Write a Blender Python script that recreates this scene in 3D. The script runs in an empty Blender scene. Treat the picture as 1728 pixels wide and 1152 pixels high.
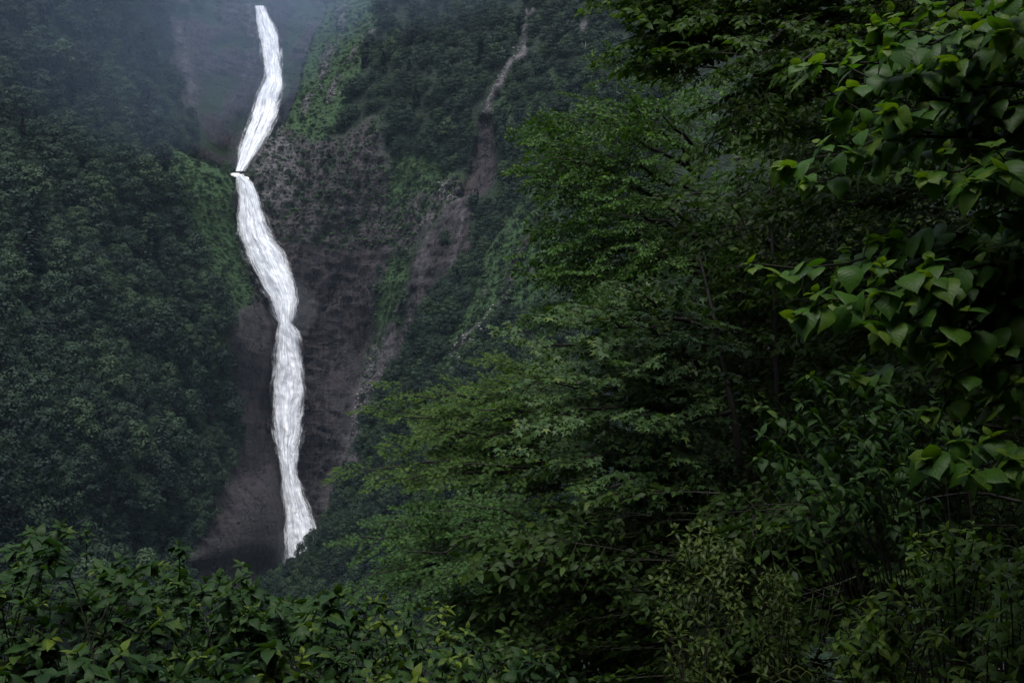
import bpy, math, random
import numpy as np
from mathutils import Vector, Matrix

R = math.radians
random.seed(11)
RNG = np.random.default_rng(11)
scn = bpy.context.scene
COL = scn.collection

# ------------------------------------------------------------------ camera
PITCH = R(9.0)
EYE = Vector((0.0, 0.0, 1.7))
FPX = 1680.0                      # focal length in pixels of a 1728 px wide frame (35 mm on 36 mm)
cam_d = bpy.data.cameras.new('camera')
cam_d.lens = 35.0
cam_d.sensor_width = 36.0
cam_d.clip_start = 0.05
cam_d.clip_end = 3000.0
cam = bpy.data.objects.new('camera', cam_d)
cam.location = EYE
cam.rotation_euler = (R(90) + PITCH, 0, 0)
COL.objects.link(cam)
scn.camera = cam

# ------------------------------------------------------------------ sky, sun, exposure
SUN_EL, SUN_AZ = R(62), R(-176)     # azimuth from +Y (view direction), negative = left
world = bpy.data.worlds.new('World')
scn.world = world
world.use_nodes = True
wn, wl = world.node_tree.nodes, world.node_tree.links
wn.clear()
wo = wn.new('ShaderNodeOutputWorld')
bg = wn.new('ShaderNodeBackground')
sky = wn.new('ShaderNodeTexSky')
sky.sky_type = 'NISHITA'
sky.sun_disc = False
sky.sun_elevation = SUN_EL
sky.sun_rotation = SUN_AZ
sky.air_density = 1.0
sky.dust_density = 2.0
hs = wn.new('ShaderNodeHueSaturation')
hs.inputs['Saturation'].default_value = 0.48
wl.new(sky.outputs[0], hs.inputs['Color'])
wl.new(hs.outputs[0], bg.inputs['Color'])
bg.inputs['Strength'].default_value = 0.115
wl.new(bg.outputs[0], wo.inputs['Surface'])

sun_d = bpy.data.lights.new('sun', 'SUN')
sun_d.energy = 1.5
sun_d.angle = R(20)
sun_d.color = (1.0, 0.98, 0.96)
sun = bpy.data.objects.new('sun', sun_d)
sd_ = Vector((math.sin(SUN_AZ) * math.cos(SUN_EL), math.cos(SUN_AZ) * math.cos(SUN_EL), math.sin(SUN_EL)))
sun.rotation_euler = sd_.to_track_quat('Z', 'Y').to_euler()
COL.objects.link(sun)

scn.view_settings.view_transform = 'Standard'
scn.view_settings.look = 'None'
scn.view_settings.exposure = 1.05
scn.view_settings.gamma = 1.0
scn.view_settings.use_curve_mapping = False
scn.cycles.max_bounces = 5
scn.cycles.diffuse_bounces = 2
scn.cycles.glossy_bounces = 1
scn.cycles.transmission_bounces = 3
scn.cycles.transparent_max_bounces = 10
scn.cycles.volume_bounces = 1
scn.cycles.use_denoising = True
scn.cycles.caustics_reflective = False
scn.cycles.caustics_refractive = False

# ------------------------------------------------------------------ view geometry
CP, SP = math.cos(PITCH), math.sin(PITCH)


def at(px, py, Y):
    """World point seen at photo pixel (px, py) whose world Y is Y (metres ahead)."""
    dx, dy = (px - 864.0) / FPX, (576.0 - py) / FPX
    ry = CP - dy * SP
    rz = SP + dy * CP
    k = Y / ry
    return Vector((dx * k, Y, EYE.z + rz * k))


def at_np(px, py, Y):
    dx, dy = (px - 864.0) / FPX, (576.0 - py) / FPX
    k = Y / (CP - dy * SP)
    return dx * k, EYE.z + (SP + dy * CP) * k


def to_px(X, Y, Z):
    z = Z - EYE.z
    f = Y * CP + z * SP
    u = -Y * SP + z * CP
    return 864.0 + FPX * X / f, 576.0 - FPX * u / f


# ------------------------------------------------------------------ noise
_perm = np.random.default_rng(3).permutation(256)
_perm = np.concatenate([_perm, _perm, _perm])
_grad = np.random.default_rng(4).normal(size=(256, 3))
_grad /= np.linalg.norm(_grad, axis=1)[:, None]


def noise3(x, y, z):
    xi, yi, zi = np.floor(x).astype(int), np.floor(y).astype(int), np.floor(z).astype(int)
    xf, yf, zf = x - xi, y - yi, z - zi
    u, v, w = [t * t * t * (t * (t * 6 - 15) + 10) for t in (xf, yf, zf)]
    out = 0
    for i in (0, 1):
        for j in (0, 1):
            for k in (0, 1):
                h = _perm[_perm[_perm[(xi + i) & 255] + ((yi + j) & 255)] + ((zi + k) & 255)]
                g = _grad[h & 255]
                d = g[..., 0] * (xf - i) + g[..., 1] * (yf - j) + g[..., 2] * (zf - k)
                out = out + d * (u if i else 1 - u) * (v if j else 1 - v) * (w if k else 1 - w)
    return out


def fbm(x, y, z=0.0, oct=4, gain=0.5, ridged=False):
    x = np.asarray(x, float); y = np.asarray(y, float); z = np.zeros_like(x) + z
    a, s, f = 1.0, 0.0, 1.0
    for o in range(oct):
        n = noise3(x * f + 17.3 * o, y * f - 9.1 * o, z * f + 5.7 * o)
        if ridged:
            n = 0.6 - 2 * np.abs(n)
        s = s + a * n
        a *= gain
        f *= 2.03
    return s


def smooth(a, b, t):
    t = np.clip((t - a) / (b - a), 0, 1)
    return t * t * (3 - 2 * t)


# ------------------------------------------------------------------ object helpers
def tag(o, label=None, cat=None, group=None, kind=None):
    if label: o['label'] = label
    if cat: o['category'] = cat
    if group: o['group'] = group
    if kind: o['kind'] = kind
    return o


def empty(name, loc, label, cat, group=None):
    o = bpy.data.objects.new(name, None)
    o.empty_display_size = 0.2
    o.location = loc
    COL.objects.link(o)
    return tag(o, label, cat, group)


def mesh_np(name, V, F, mats, attrs=None, smooth_=True, midx=None):
    """Mesh from numpy arrays; F is (n,3) or (n,4)."""
    V = np.ascontiguousarray(V, np.float32)
    F = np.ascontiguousarray(F, np.int32)
    me = bpy.data.meshes.new(name)
    n, k = F.shape
    me.vertices.add(len(V))
    me.vertices.foreach_set('co', V.ravel())
    me.loops.add(n * k)
    me.loops.foreach_set('vertex_index', F.ravel())
    me.polygons.add(n)
    me.polygons.foreach_set('loop_start', np.arange(0, n * k, k, dtype=np.int32))
    me.polygons.foreach_set('loop_total', np.full(n, k, np.int32))
    if smooth_:
        me.polygons.foreach_set('use_smooth', np.ones(n, bool))
    for m in (mats if isinstance(mats, (list, tuple)) else [mats]):
        me.materials.append(m)
    if midx is not None:
        me.polygons.foreach_set('material_index', np.ascontiguousarray(midx, np.int32))
    me.update(calc_edges=True)
    for an, (typ, data) in (attrs or {}).items():
        a = me.attributes.new(an, typ, 'POINT')
        key = {'FLOAT': 'value', 'FLOAT_VECTOR': 'vector', 'FLOAT_COLOR': 'color', 'INT': 'value'}[typ]
        a.data.foreach_set(key, np.ascontiguousarray(data, np.int32 if typ == 'INT' else np.float32).ravel())
    return me


def obj(name, me, parent=None, M=None):
    o = bpy.data.objects.new(name, me)
    COL.objects.link(o)
    if parent is not None:
        o.parent = parent
    if M is not None:
        o.matrix_basis = M
    return o


class Geo:
    """Collects triangles for one joined mesh."""
    def __init__(self):
        self.V, self.F, self.A, self.T, self.M, self.n = [], [], [], [], [], 0

    def add(self, V, F, uv=None, tint=0.5, mat=0):
        self.V.append(V); self.F.append(F + self.n)
        self.A.append(uv if uv is not None else np.zeros((len(V), 3)))
        self.T.append(np.full(len(V), tint))
        self.M.append(np.full(len(F), mat))
        self.n += len(V)

    def tube(self, pts, r0, r1, sides=5, mat=0):
        pts = np.asarray([tuple(p) for p in pts], float)
        n = len(pts)
        tan = np.gradient(pts, axis=0)
        tan /= np.linalg.norm(tan, axis=1)[:, None] + 1e-9
        ref = np.array([0.31, 0.17, 0.93]) if abs(tan[0, 2]) < 0.8 else np.array([1.0, 0.1, 0.05])
        s = np.cross(tan, ref); s /= np.linalg.norm(s, axis=1)[:, None] + 1e-9
        t = np.cross(tan, s)
        r = np.linspace(r0, r1, n)[:, None]
        a = np.linspace(0, 2 * math.pi, sides, endpoint=False)
        V = (pts[:, None, :] + r[:, None] * (np.cos(a)[None, :, None] * s[:, None, :] + np.sin(a)[None, :, None] * t[:, None, :])).reshape(-1, 3)
        F = []
        for i in range(n - 1):
            for j in range(sides):
                a0, a1 = i * sides + j, i * sides + (j + 1) % sides
                F += [(a0, a1, a1 + sides), (a0, a1 + sides, a0 + sides)]
        self.add(V, np.array(F), tint=0.5, mat=mat)

    def mesh(self, name, mats):
        return mesh_np(name, np.concatenate(self.V), np.concatenate(self.F), mats,
                       {'leafuv': ('FLOAT_VECTOR', np.concatenate(self.A)), 'tint': ('FLOAT', np.concatenate(self.T))},
                       midx=np.concatenate(self.M))


def bez(p0, p1, p2, n=8):
    t = np.linspace(0, 1, n)[:, None]
    p0, p1, p2 = [np.array(tuple(p)) for p in (p0, p1, p2)]
    return (1 - t) ** 2 * p0 + 2 * t * (1 - t) * p1 + t * t * p2


# ------------------------------------------------------------------ materials
class NT:
    def __init__(self, name):
        self.m = bpy.data.materials.new(name)
        self.m.use_nodes = True
        self.t = self.m.node_tree
        self.t.nodes.clear()
        self.out = self.n('ShaderNodeOutputMaterial')

    def n(self, typ, **kw):
        nd = self.t.nodes.new(typ)
        for k, v in kw.items():
            setattr(nd, k, v)
        return nd

    def put(self, sock, v):
        if hasattr(v, 'is_linked') or hasattr(v, 'links'):
            self.t.links.new(v, sock)
        else:
            sock.default_value = v

    def math(self, op, a, b=0.0, clamp=False):
        nd = self.n('ShaderNodeMath', operation=op, use_clamp=clamp)
        self.put(nd.inputs[0], a); self.put(nd.inputs[1], b)
        return nd.outputs[0]

    def mix(self, f, a, b, blend='MIX'):
        nd = self.n('ShaderNodeMix', data_type='RGBA', blend_type=blend)
        self.put(nd.inputs[0], f)
        self.put(nd.inputs[6], a if not isinstance(a, tuple) else (*a, 1)[:4])
        self.put(nd.inputs[7], b if not isinstance(b, tuple) else (*b, 1)[:4])
        return nd.outputs[2]

    def noise(self, vec, scale, detail=4, rough=0.55, w=None):
        nd = self.n('ShaderNodeTexNoise')
        nd.inputs['Scale'].default_value = scale
        nd.inputs['Detail'].default_value = detail
        nd.inputs['Roughness'].default_value = rough
        self.put(nd.inputs['Vector'], vec)
        return nd.outputs['Fac']

    def ramp(self, f, lo, hi):
        nd = self.n('ShaderNodeMapRange', interpolation_type='SMOOTHSTEP')
        self.put(nd.inputs[0], f)
        nd.inputs[1].default_value = lo; nd.inputs[2].default_value = hi
        return nd.outputs[0]

    def mapping(self, vec, scale=(1, 1, 1), rot=(0, 0, 0)):
        nd = self.n('ShaderNodeMapping')
        nd.inputs['Scale'].default_value = scale
        nd.inputs['Rotation'].default_value = rot
        self.put(nd.inputs['Vector'], vec)
        return nd.outputs[0]

    def attr(self, name, out='Fac'):
        return self.n('ShaderNodeAttribute', attribute_name=name).outputs[out]


def mat_terrain(name='slope_ground'):
    """zone: R bare rock, G pale (dry) rock, B bright grass."""
    q = NT(name)
    geo = q.n('ShaderNodeNewGeometry').outputs['Position']
    zone = q.n('ShaderNodeSeparateColor')
    q.t.links.new(q.attr('zone', 'Color'), zone.inputs[0])
    rock, pale, grass = zone.outputs
    streak = q.noise(q.mapping(geo, (0.55, 0.3, 0.07), (0, R(-14), 0)), 1.0, 6, 0.6)
    n1 = q.noise(geo, 0.06, 5)
    n2 = q.noise(geo, 0.5, 6, 0.65)
    n3 = q.noise(geo, 1.6, 4, 0.6)
    warp = q.n('ShaderNodeVectorMath', operation='ADD')
    q.put(warp.inputs[0], q.mapping(geo, (0.22, 0.05, 0.06), (R(8), R(-14), 0)))
    nv = q.n('ShaderNodeTexNoise'); nv.inputs['Scale'].default_value = 0.12; nv.inputs['Detail'].default_value = 4
    q.put(nv.inputs['Vector'], geo)
    sc_ = q.n('ShaderNodeVectorMath', operation='SCALE'); q.put(sc_.inputs[0], nv.outputs['Color']); sc_.inputs['Scale'].default_value = 1.6
    q.put(warp.inputs[1], sc_.outputs[0])
    vo = q.n('ShaderNodeTexVoronoi', feature='DISTANCE_TO_EDGE'); vo.inputs['Scale'].default_value = 1.0
    q.put(vo.inputs['Vector'], warp.outputs[0])
    vc = q.n('ShaderNodeTexVoronoi'); vc.inputs['Scale'].default_value = 1.0
    q.put(vc.inputs['Vector'], warp.outputs[0])
    crack = q.math('MULTIPLY', q.ramp(vo.outputs['Distance'], 0.10, 0.0), q.ramp(q.noise(geo, 0.09, 3), 0.5, 0.68))
    cellv = q.n('ShaderNodeSeparateColor'); q.put(cellv.inputs[0], vc.outputs['Color'])
    strata = q.noise(q.mapping(geo, (0.05, 0.05, 0.5), (R(10), R(16), 0)), 1.0, 5, 0.6)
    dark = q.mix(q.ramp(n1, 0.35, 0.65), (0.028, 0.025, 0.031), (0.058, 0.044, 0.044))
    rust = q.noise(q.mapping(geo, (0.22, 0.1, 0.025), (0, R(-12), 0)), 1.0, 5, 0.6)
    dark = q.mix(q.math('MULTIPLY', q.ramp(rust, 0.52, 0.68), 0.8), dark, (0.062, 0.046, 0.044))
    dark = q.mix(q.ramp(streak, 0.42, 0.60), dark, (0.013, 0.012, 0.015))
    palec = q.mix(q.ramp(n2, 0.35, 0.7), (0.085, 0.079, 0.086), (0.21, 0.20, 0.21))
    palec = q.mix(q.ramp(streak, 0.5, 0.75), palec, (0.075, 0.058, 0.060))
    rockc = q.mix(pale, dark, palec)
    rockc = q.mix(q.math('MULTIPLY', q.ramp(strata, 0.52, 0.7), 0.6), rockc, (0.035, 0.03, 0.034))
    rockc = q.mix(q.math('MULTIPLY', q.ramp(n3, 0.55, 0.75), 0.5), rockc, (0.03, 0.028, 0.03))
    rockc = q.mix(q.math('MULTIPLY', cellv.outputs[0], 0.3), rockc, (0.045, 0.04, 0.044))
    rockc = q.mix(q.math('MULTIPLY', crack, 0.55), rockc, (0.016, 0.015, 0.017))
    soil = q.mix(q.ramp(n2, 0.4, 0.65), (0.009, 0.018, 0.011), (0.018, 0.034, 0.016))
    gr = q.mix(q.ramp(n2, 0.35, 0.7), (0.030, 0.070, 0.024), (0.054, 0.108, 0.036))
    gr = q.mix(q.ramp(n3, 0.5, 0.72), gr, (0.016, 0.032, 0.015))
    veg = q.mix(grass, soil, gr)
    c = q.mix(rock, veg, rockc)
    b = q.n('ShaderNodeBsdfPrincipled')
    q.put(b.inputs['Base Color'], c)
    b.inputs['Roughness'].default_value = 0.75
    b.inputs['Specular IOR Level'].default_value = 0.25
    h = q.math('ADD', q.math('MULTIPLY', n2, 1.0), q.math('ADD', q.math('MULTIPLY', n3, 0.5), q.math('SUBTRACT', q.math('MULTIPLY', strata, 0.8), q.math('MULTIPLY', q.math('MULTIPLY', crack, rock), 1.2))))
    bp = q.n('ShaderNodeBump')
    bp.inputs['Strength'].default_value = 0.9
    bp.inputs['Distance'].default_value = 2.6
    q.put(bp.inputs['Height'], h)
    q.put(b.inputs['Normal'], bp.outputs[0])
    q.put(q.out.inputs[0], b.outputs[0])
    return q.m


def mat_leaf(name, dark, light, young=(0.10, 0.14, 0.02), rough=0.42, trans=0.3, spec=0.4, veins=False):
    """tint 0..1 (attribute, or object colour red) runs dark -> light -> young."""
    q = NT(name)
    oi = q.n('ShaderNodeObjectInfo')
    sep = q.n('ShaderNodeSeparateColor')
    q.put(sep.inputs[0], oi.outputs['Color'])
    # object colour (1,1,1) = use attribute; green 0 = use object red
    t = q.n('ShaderNodeMix', data_type='FLOAT')
    q.put(t.inputs[0], sep.outputs[1])
    q.put(t.inputs[2], sep.outputs[0])
    q.put(t.inputs[3], q.attr('tint'))
    tint = t.outputs[0]
    c = q.mix(q.ramp(tint, 0.0, 0.62), dark, light)
    c = q.mix(q.ramp(tint, 0.62, 1.0), c, young)
    pos = q.n('ShaderNodeNewGeometry').outputs['Position']
    c = q.mix(q.math('MULTIPLY', q.ramp(q.noise(pos, 30.0 if veins else 9.0, 3), 0.4, 0.7), 0.35), c, dark)
    b = q.n('ShaderNodeBsdfPrincipled')
    if veins:
        uv = q.n('ShaderNodeSeparateXYZ')
        q.put(uv.inputs[0], q.attr('leafuv', 'Vector'))
        ay = q.math('ABSOLUTE', uv.outputs[1])
        lat = q.math('FRACT', q.math('MULTIPLY', q.math('SUBTRACT', uv.outputs[0], q.math('MULTIPLY', ay, 0.22)), 9.0))
        lat = q.math('ABSOLUTE', q.math('SUBTRACT', lat, 0.5))
        latv = q.ramp(lat, 0.09, 0.0)
        mid = q.ramp(ay, 0.05, 0.0)
        v = q.math('MAXIMUM', q.math('MULTIPLY', latv, 0.5), mid)
        c = q.mix(q.math('MULTIPLY', v, 0.22), c, tuple(min(1, x * 1.7 + 0.01) for x in light))
        bp = q.n('ShaderNodeBump')
        bp.inputs['Strength'].default_value = 0.3
        bp.inputs['Distance'].default_value = 0.002
        q.put(bp.inputs['Height'], q.math('SUBTRACT', q.math('MULTIPLY', lat, 2.0), mid))
        q.put(b.inputs['Normal'], bp.outputs[0])
    q.put(b.inputs['Base Color'], c)
    b.inputs['Roughness'].default_value = rough
    b.inputs['Specular IOR Level'].default_value = spec
    tr = q.n('ShaderNodeBsdfTranslucent')
    q.put(tr.inputs['Color'], q.mix(1.0, c, (1.5, 1.6, 0.5), 'MULTIPLY'))
    mx = q.n('ShaderNodeMixShader')
    mx.inputs[0].default_value = trans
    q.put(mx.inputs[1], b.outputs[0]); q.put(mx.inputs[2], tr.outputs[0])
    q.put(q.out.inputs[0], mx.outputs[0])
    return q.m


def mat_far_leaf(name, a, b_, c_):
    q = NT(name)
    rnd = q.n('ShaderNodeObjectInfo').outputs['Random']
    c = q.mix(q.ramp(rnd, 0.0, 0.55), a, b_)
    c = q.mix(q.math('MULTIPLY', q.ramp(rnd, 0.62, 1.0), 0.8), c, c_)
    c = q.mix(q.math('MULTIPLY', q.ramp(q.attr('tint'), 0.35, 1.0), 0.4), c, c_)
    b = q.n('ShaderNodeBsdfPrincipled')
    q.put(b.inputs['Base Color'], c)
    b.inputs['Roughness'].default_value = 0.7
    b.inputs['Specular IOR Level'].default_value = 0.2
    q.put(q.out.inputs[0], b.outputs[0])
    return q.m


def mat_bark(name, a, b_):
    q = NT(name)
    pos = q.n('ShaderNodeNewGeometry').outputs['Position']
    n = q.noise(q.mapping(pos, (1, 1, 0.25)), 14.0, 5)
    b = q.n('ShaderNodeBsdfPrincipled')
    q.put(b.inputs['Base Color'], q.mix(q.ramp(n, 0.35, 0.7), a, b_))
    b.inputs['Roughness'].default_value = 0.85
    q.put(q.out.inputs[0], b.outputs[0])
    return q.m


def mat_water(name, hole):
    """flow attribute: x across 0..1, y metres along the fall, z edge softness."""
    q = NT(name)
    fl = q.attr('flow', 'Vector')
    s = q.n('ShaderNodeSeparateXYZ'); q.put(s.inputs[0], fl)
    wob = q.noise(q.mapping(fl, (3, 0.12, 1)), 1.0, 3)
    cv = q.n('ShaderNodeCombineXYZ')
    q.put(cv.inputs[0], q.math('ADD', s.outputs[0], q.math('MULTIPLY', wob, 0.16))); q.put(cv.inputs[1], s.outputs[1])
    fw = cv.outputs[0]
    st = q.noise(q.mapping(fw, (15, 0.032, 1)), 1.0, 6, 0.65)
    st2 = q.noise(q.mapping(fw, (44, 0.04, 1)), 1.0, 4, 0.65)
    cl = q.noise(q.mapping(fw, (5, 0.075, 1)), 1.0, 6, 0.65)
    k = q.math('ADD', q.math('MULTIPLY', st, 0.4), q.math('ADD', q.math('MULTIPLY', st2, 0.2), q.math('MULTIPLY', cl, 0.4)))
    c = q.mix(q.ramp(k, 0.37, 0.55), (0.36, 0.41, 0.53), (0.92, 0.94, 0.98))
    b = q.n('ShaderNodeBsdfPrincipled')
    q.put(b.inputs['Base Color'], c)
    b.inputs['Roughness'].default_value = 0.55
    e = q.math('ABSOLUTE', q.math('SUBTRACT', q.math('MULTIPLY', s.outputs[0], 2.0), 1.0))
    thr = q.math('ADD', hole, q.math('ADD', q.math('MULTIPLY', q.math('POWER', e, 2.6), 0.34), s.outputs[2]))
    a = q.ramp(q.math('SUBTRACT', k, thr), -0.13, 0.17)
    q.put(b.inputs['Alpha'], a)
    bp = q.n('ShaderNodeBump')
    bp.inputs['Strength'].default_value = 0.35
    bp.inputs['Distance'].default_value = 0.7
    q.put(bp.inputs['Height'], k)
    q.put(b.inputs['Normal'], bp.outputs[0])
    q.put(q.out.inputs[0], b.outputs[0])
    return q.m


def mat_ground():
    q = NT('leaf_litter')
    pos = q.n('ShaderNodeNewGeometry').outputs['Position']
    c = q.mix(q.ramp(q.noise(pos, 3.0, 6), 0.35, 0.65), (0.016, 0.020, 0.010), (0.045, 0.036, 0.024))
    b = q.n('ShaderNodeBsdfPrincipled')
    q.put(b.inputs['Base Color'], c)
    b.inputs['Roughness'].default_value = 0.9
    bp = q.n('ShaderNodeBump'); bp.inputs['Distance'].default_value = 0.08
    q.put(bp.inputs['Height'], q.noise(pos, 12.0, 5))
    q.put(b.inputs['Normal'], bp.outputs[0])
    q.put(q.out.inputs[0], b.outputs[0])
    return q.m


def mat_river():
    q = NT('river_water')
    pos = q.n('ShaderNodeNewGeometry').outputs['Position']
    n = q.noise(q.mapping(pos, (0.8, 0.25, 1)), 0.6, 6)
    b = q.n('ShaderNodeBsdfPrincipled')
    q.put(b.inputs['Base Color'], q.mix(q.ramp(n, 0.42, 0.62), (0.05, 0.06, 0.08), (0.45, 0.46, 0.52)))
    b.inputs['Roughness'].default_value = 0.25
    q.put(q.out.inputs[0], b.outputs[0])
    return q.m


def mat_volume(name, color, dens, aniso=0.0):
    q = NT(name)
    v = q.n('ShaderNodeVolumePrincipled')
    v.inputs['Color'].default_value = (*color, 1)
    v.inputs['Density'].default_value = dens
    v.inputs['Anisotropy'].default_value = aniso
    q.put(q.out.inputs['Volume'], v.outputs[0])
    return q.m


M_TERR = mat_terrain()
M_GROUND = mat_ground()
M_BARK = mat_bark('dark_bark', (0.008, 0.007, 0.006), (0.024, 0.020, 0.016))
M_TWIG = mat_bark('twig_bark', (0.010, 0.010, 0.006), (0.028, 0.028, 0.014))
M_PALEBARK = mat_bark('bleached_bark', (0.28, 0.26, 0.24), (0.45, 0.43, 0.4))
M_FAR = mat_far_leaf('far_leaf', (0.006, 0.014, 0.010), (0.014, 0.030, 0.017), (0.034, 0.060, 0.026))
M_FARCON = mat_far_leaf('far_needles', (0.010, 0.019, 0.016), (0.015, 0.027, 0.021), (0.022, 0.036, 0.024))


# ------------------------------------------------------------------ polygon / polyline masks (photo pixels)
def seg_dist(px, py, pts, closed):
    d = np.full(px.shape, 1e9)
    n = len(pts)
    for i in range(n if closed else n - 1):
        (x0, y0), (x1, y1) = pts[i][:2], pts[(i + 1) % n][:2]
        ex, ey = x1 - x0, y1 - y0
        t = np.clip(((px - x0) * ex + (py - y0) * ey) / (ex * ex + ey * ey + 1e-9), 0, 1)
        d = np.minimum(d, np.hypot(px - x0 - t * ex, py - y0 - t * ey))
    return d


def inside(px, py, pts):
    ins = np.zeros(px.shape, bool)
    n = len(pts)
    for i in range(n):
        (x0, y0), (x1, y1) = pts[i], pts[(i + 1) % n]
        c = (y0 > py) != (y1 > py)
        xx = (x1 - x0) * (py - y0) / ((y1 - y0) if y1 != y0 else 1e-9) + x0
        ins ^= c & (px < xx)
    return ins


def pmask(px, py, pts, soft=10):
    d = seg_dist(px, py, pts, True)
    d = np.where(inside(px, py, pts), d, -d)
    return smooth(-soft, soft, d)


def lmask(px, py, pts, w, soft=5):
    return 1 - smooth(w - soft, w + soft, seg_dist(px, py, pts, False))


# ------------------------------------------------------------------ cliffs and hillsides: world sheets Y = F(X, Z)
class RBF:
    def __init__(self, ctrl):
        P = [at(*c) for c in ctrl]
        self.c = np.array([(p.x, p.z) for p in P]) / 100.0
        y = np.array([p.y for p in P])
        n = len(P)
        A = np.zeros((n + 3, n + 3))
        A[:n, :n] = self.k(self.c, self.c) + np.eye(n) * 0.002
        A[:n, n] = 1; A[:n, n + 1:] = self.c
        A[n:, :n] = A[:n, n:].T
        self.w = np.linalg.solve(A, np.concatenate([y, np.zeros(3)]))

    @staticmethod
    def k(a, b):
        d = np.hypot(a[:, None, 0] - b[None, :, 0], a[:, None, 1] - b[None, :, 1])
        return d * d * np.log(d + 1e-9)

    def __call__(self, X, Z):
        q = np.stack([X.ravel(), Z.ravel()], 1) / 100.0
        out = np.empty(len(q))
        for s in range(0, len(q), 20000):
            qq = q[s:s + 20000]
            out[s:s + 20000] = self.k(qq, self.c) @ self.w[:-3] + self.w[-3] + qq @ self.w[-2:]
        return out.reshape(X.shape)


def softplus(x, k):
    return np.where(x / k > 30, x, k * np.log1p(np.exp(np.clip(x / k, -50, 30))))


SHEETS = {}


def build_sheet(name, ctrl, xr, zr, step, edge, side, masks, amp, fold=5.0):
    xs = np.arange(xr[0], xr[1], step)
    zs = np.arange(zr[0], zr[1], step)
    X, Z = np.meshgrid(xs, zs)
    F = RBF(ctrl)
    Y0 = F(X, Z)
    if edge:
        ex = np.array([(at(*e).z, at(*e).x) for e in edge])
        ex = ex[np.argsort(ex[:, 0])]
        Xe = np.interp(Z, ex[:, 0], ex[:, 1])
        sd = (X - Xe) * side
        sd = sd + 2.2 * fbm(Z * 0.06, X * 0.01, 3.3, 4)
        Y0 = Y0 + np.minimum(fold * softplus(sd, 1.2), 260.0)
    px, py = to_px(X, Y0, Z)
    jx = 16 * fbm(X * 0.035, Z * 0.035, 1.7, 5, 0.6)
    jy = 16 * fbm(X * 0.035, Z * 0.035, 7.7, 5, 0.6)
    rock, pale, grass, forest = masks(px + jx, py + jy, X, Z)
    # relief: ribs running down the fall line, ledges and broken blocks on rock; soft lumps under vegetation
    Xt = X - 0.25 * Z
    rel = amp * 7.0 * fbm(Xt * 0.018, Z * 0.008, 2.1, 3)
    rib = fbm(Xt * 0.075, Z * 0.02, 5.1 + Y0 * 0.05, 5, 0.55, ridged=True)
    block = fbm(X * 0.16, Z * 0.10, 8.4 + Y0 * 0.12, 4, 0.6, ridged=True)
    strata = fbm(X * 0.03, Z * 0.22 + X * 0.05, 1.2, 4, 0.6)
    lump = fbm(X * 0.09, Z * 0.09, 4.4, 5, 0.6)
    rel = rel + rock * (2.4 * rib + 1.6 * block + 1.9 * strata + 0.9 * fbm(X * 0.33, Z * 0.3, 2.2 + Y0 * 0.25, 3, 0.6, ridged=True)) * (1.15 - 0.15 * pale) + (1 - rock) * (3.0 * lump)
    if edge:
        rel = rel * smooth(8, -3, sd)
    Y = Y0 - rel + 9.0 * getattr(masks, 'dig', 0.0)
    nx, nz = len(xs), len(zs)
    idx = np.arange(nx * nz).reshape(nz, nx)
    Fq = np.stack([idx[:-1, :-1], idx[:-1, 1:], idx[1:, 1:], idx[1:, :-1]], -1).reshape(-1, 4)
    V = np.stack([X, Y, Z], -1).reshape(-1, 3)
    zone = np.stack([rock, pale, grass, np.ones_like(rock)], -1).reshape(-1, 4)
    me = mesh_np(name, V, Fq, M_TERR, {'zone': ('FLOAT_COLOR', zone)})
    o = obj(name, me)
    ok = np.ones_like(X, bool) if not edge else sd < (5.0 if side > 0 else 2.0)
    SHEETS[o.name] = dict(X=X, Y=Y, Z=Z, px=px, py=py, rock=rock, grass=grass, forest=forest, ok=ok)
    return o


# --- left hillside with the rock shoulder beside the falls
L_CTRL = [(-250, -250, 440), (-250, 500, 290), (-250, 1100, 230), (0, 0, 470), (0, 300, 400), (0, 600, 340), (0, 900, 290), (0, 1100, 262),
          (200, -200, 580), (200, 0, 540), (150, 300, 445), (150, 600, 390), (150, 900, 340), (215, 130, 532), (280, 240, 532), (330, 400, 497),
          (330, 600, 450), (300, 800, 405), (300, 950, 375), (395, 295, 524), (410, 430, 518), (440, 515, 514), (400, 640, 488),
          (470, 640, 511), (470, 800, 506), (400, 800, 478), (472, 950, 500), (340, 950, 430), (470, 1120, 490), (330, 1120, 410)]
L_EDGE = [(215, -300, 580), (213, -50, 545), (218, 120, 535), (285, 240, 532), (395, 293, 523), (405, 330, 522), (404, 390, 520), (414, 432, 518),
          (430, 475, 516), (446, 512, 514), (470, 545, 513), (466, 620, 511), (463, 680, 510), (470, 760, 507), (480, 830, 504), (488, 960, 500), (488, 1150, 492)]


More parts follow.
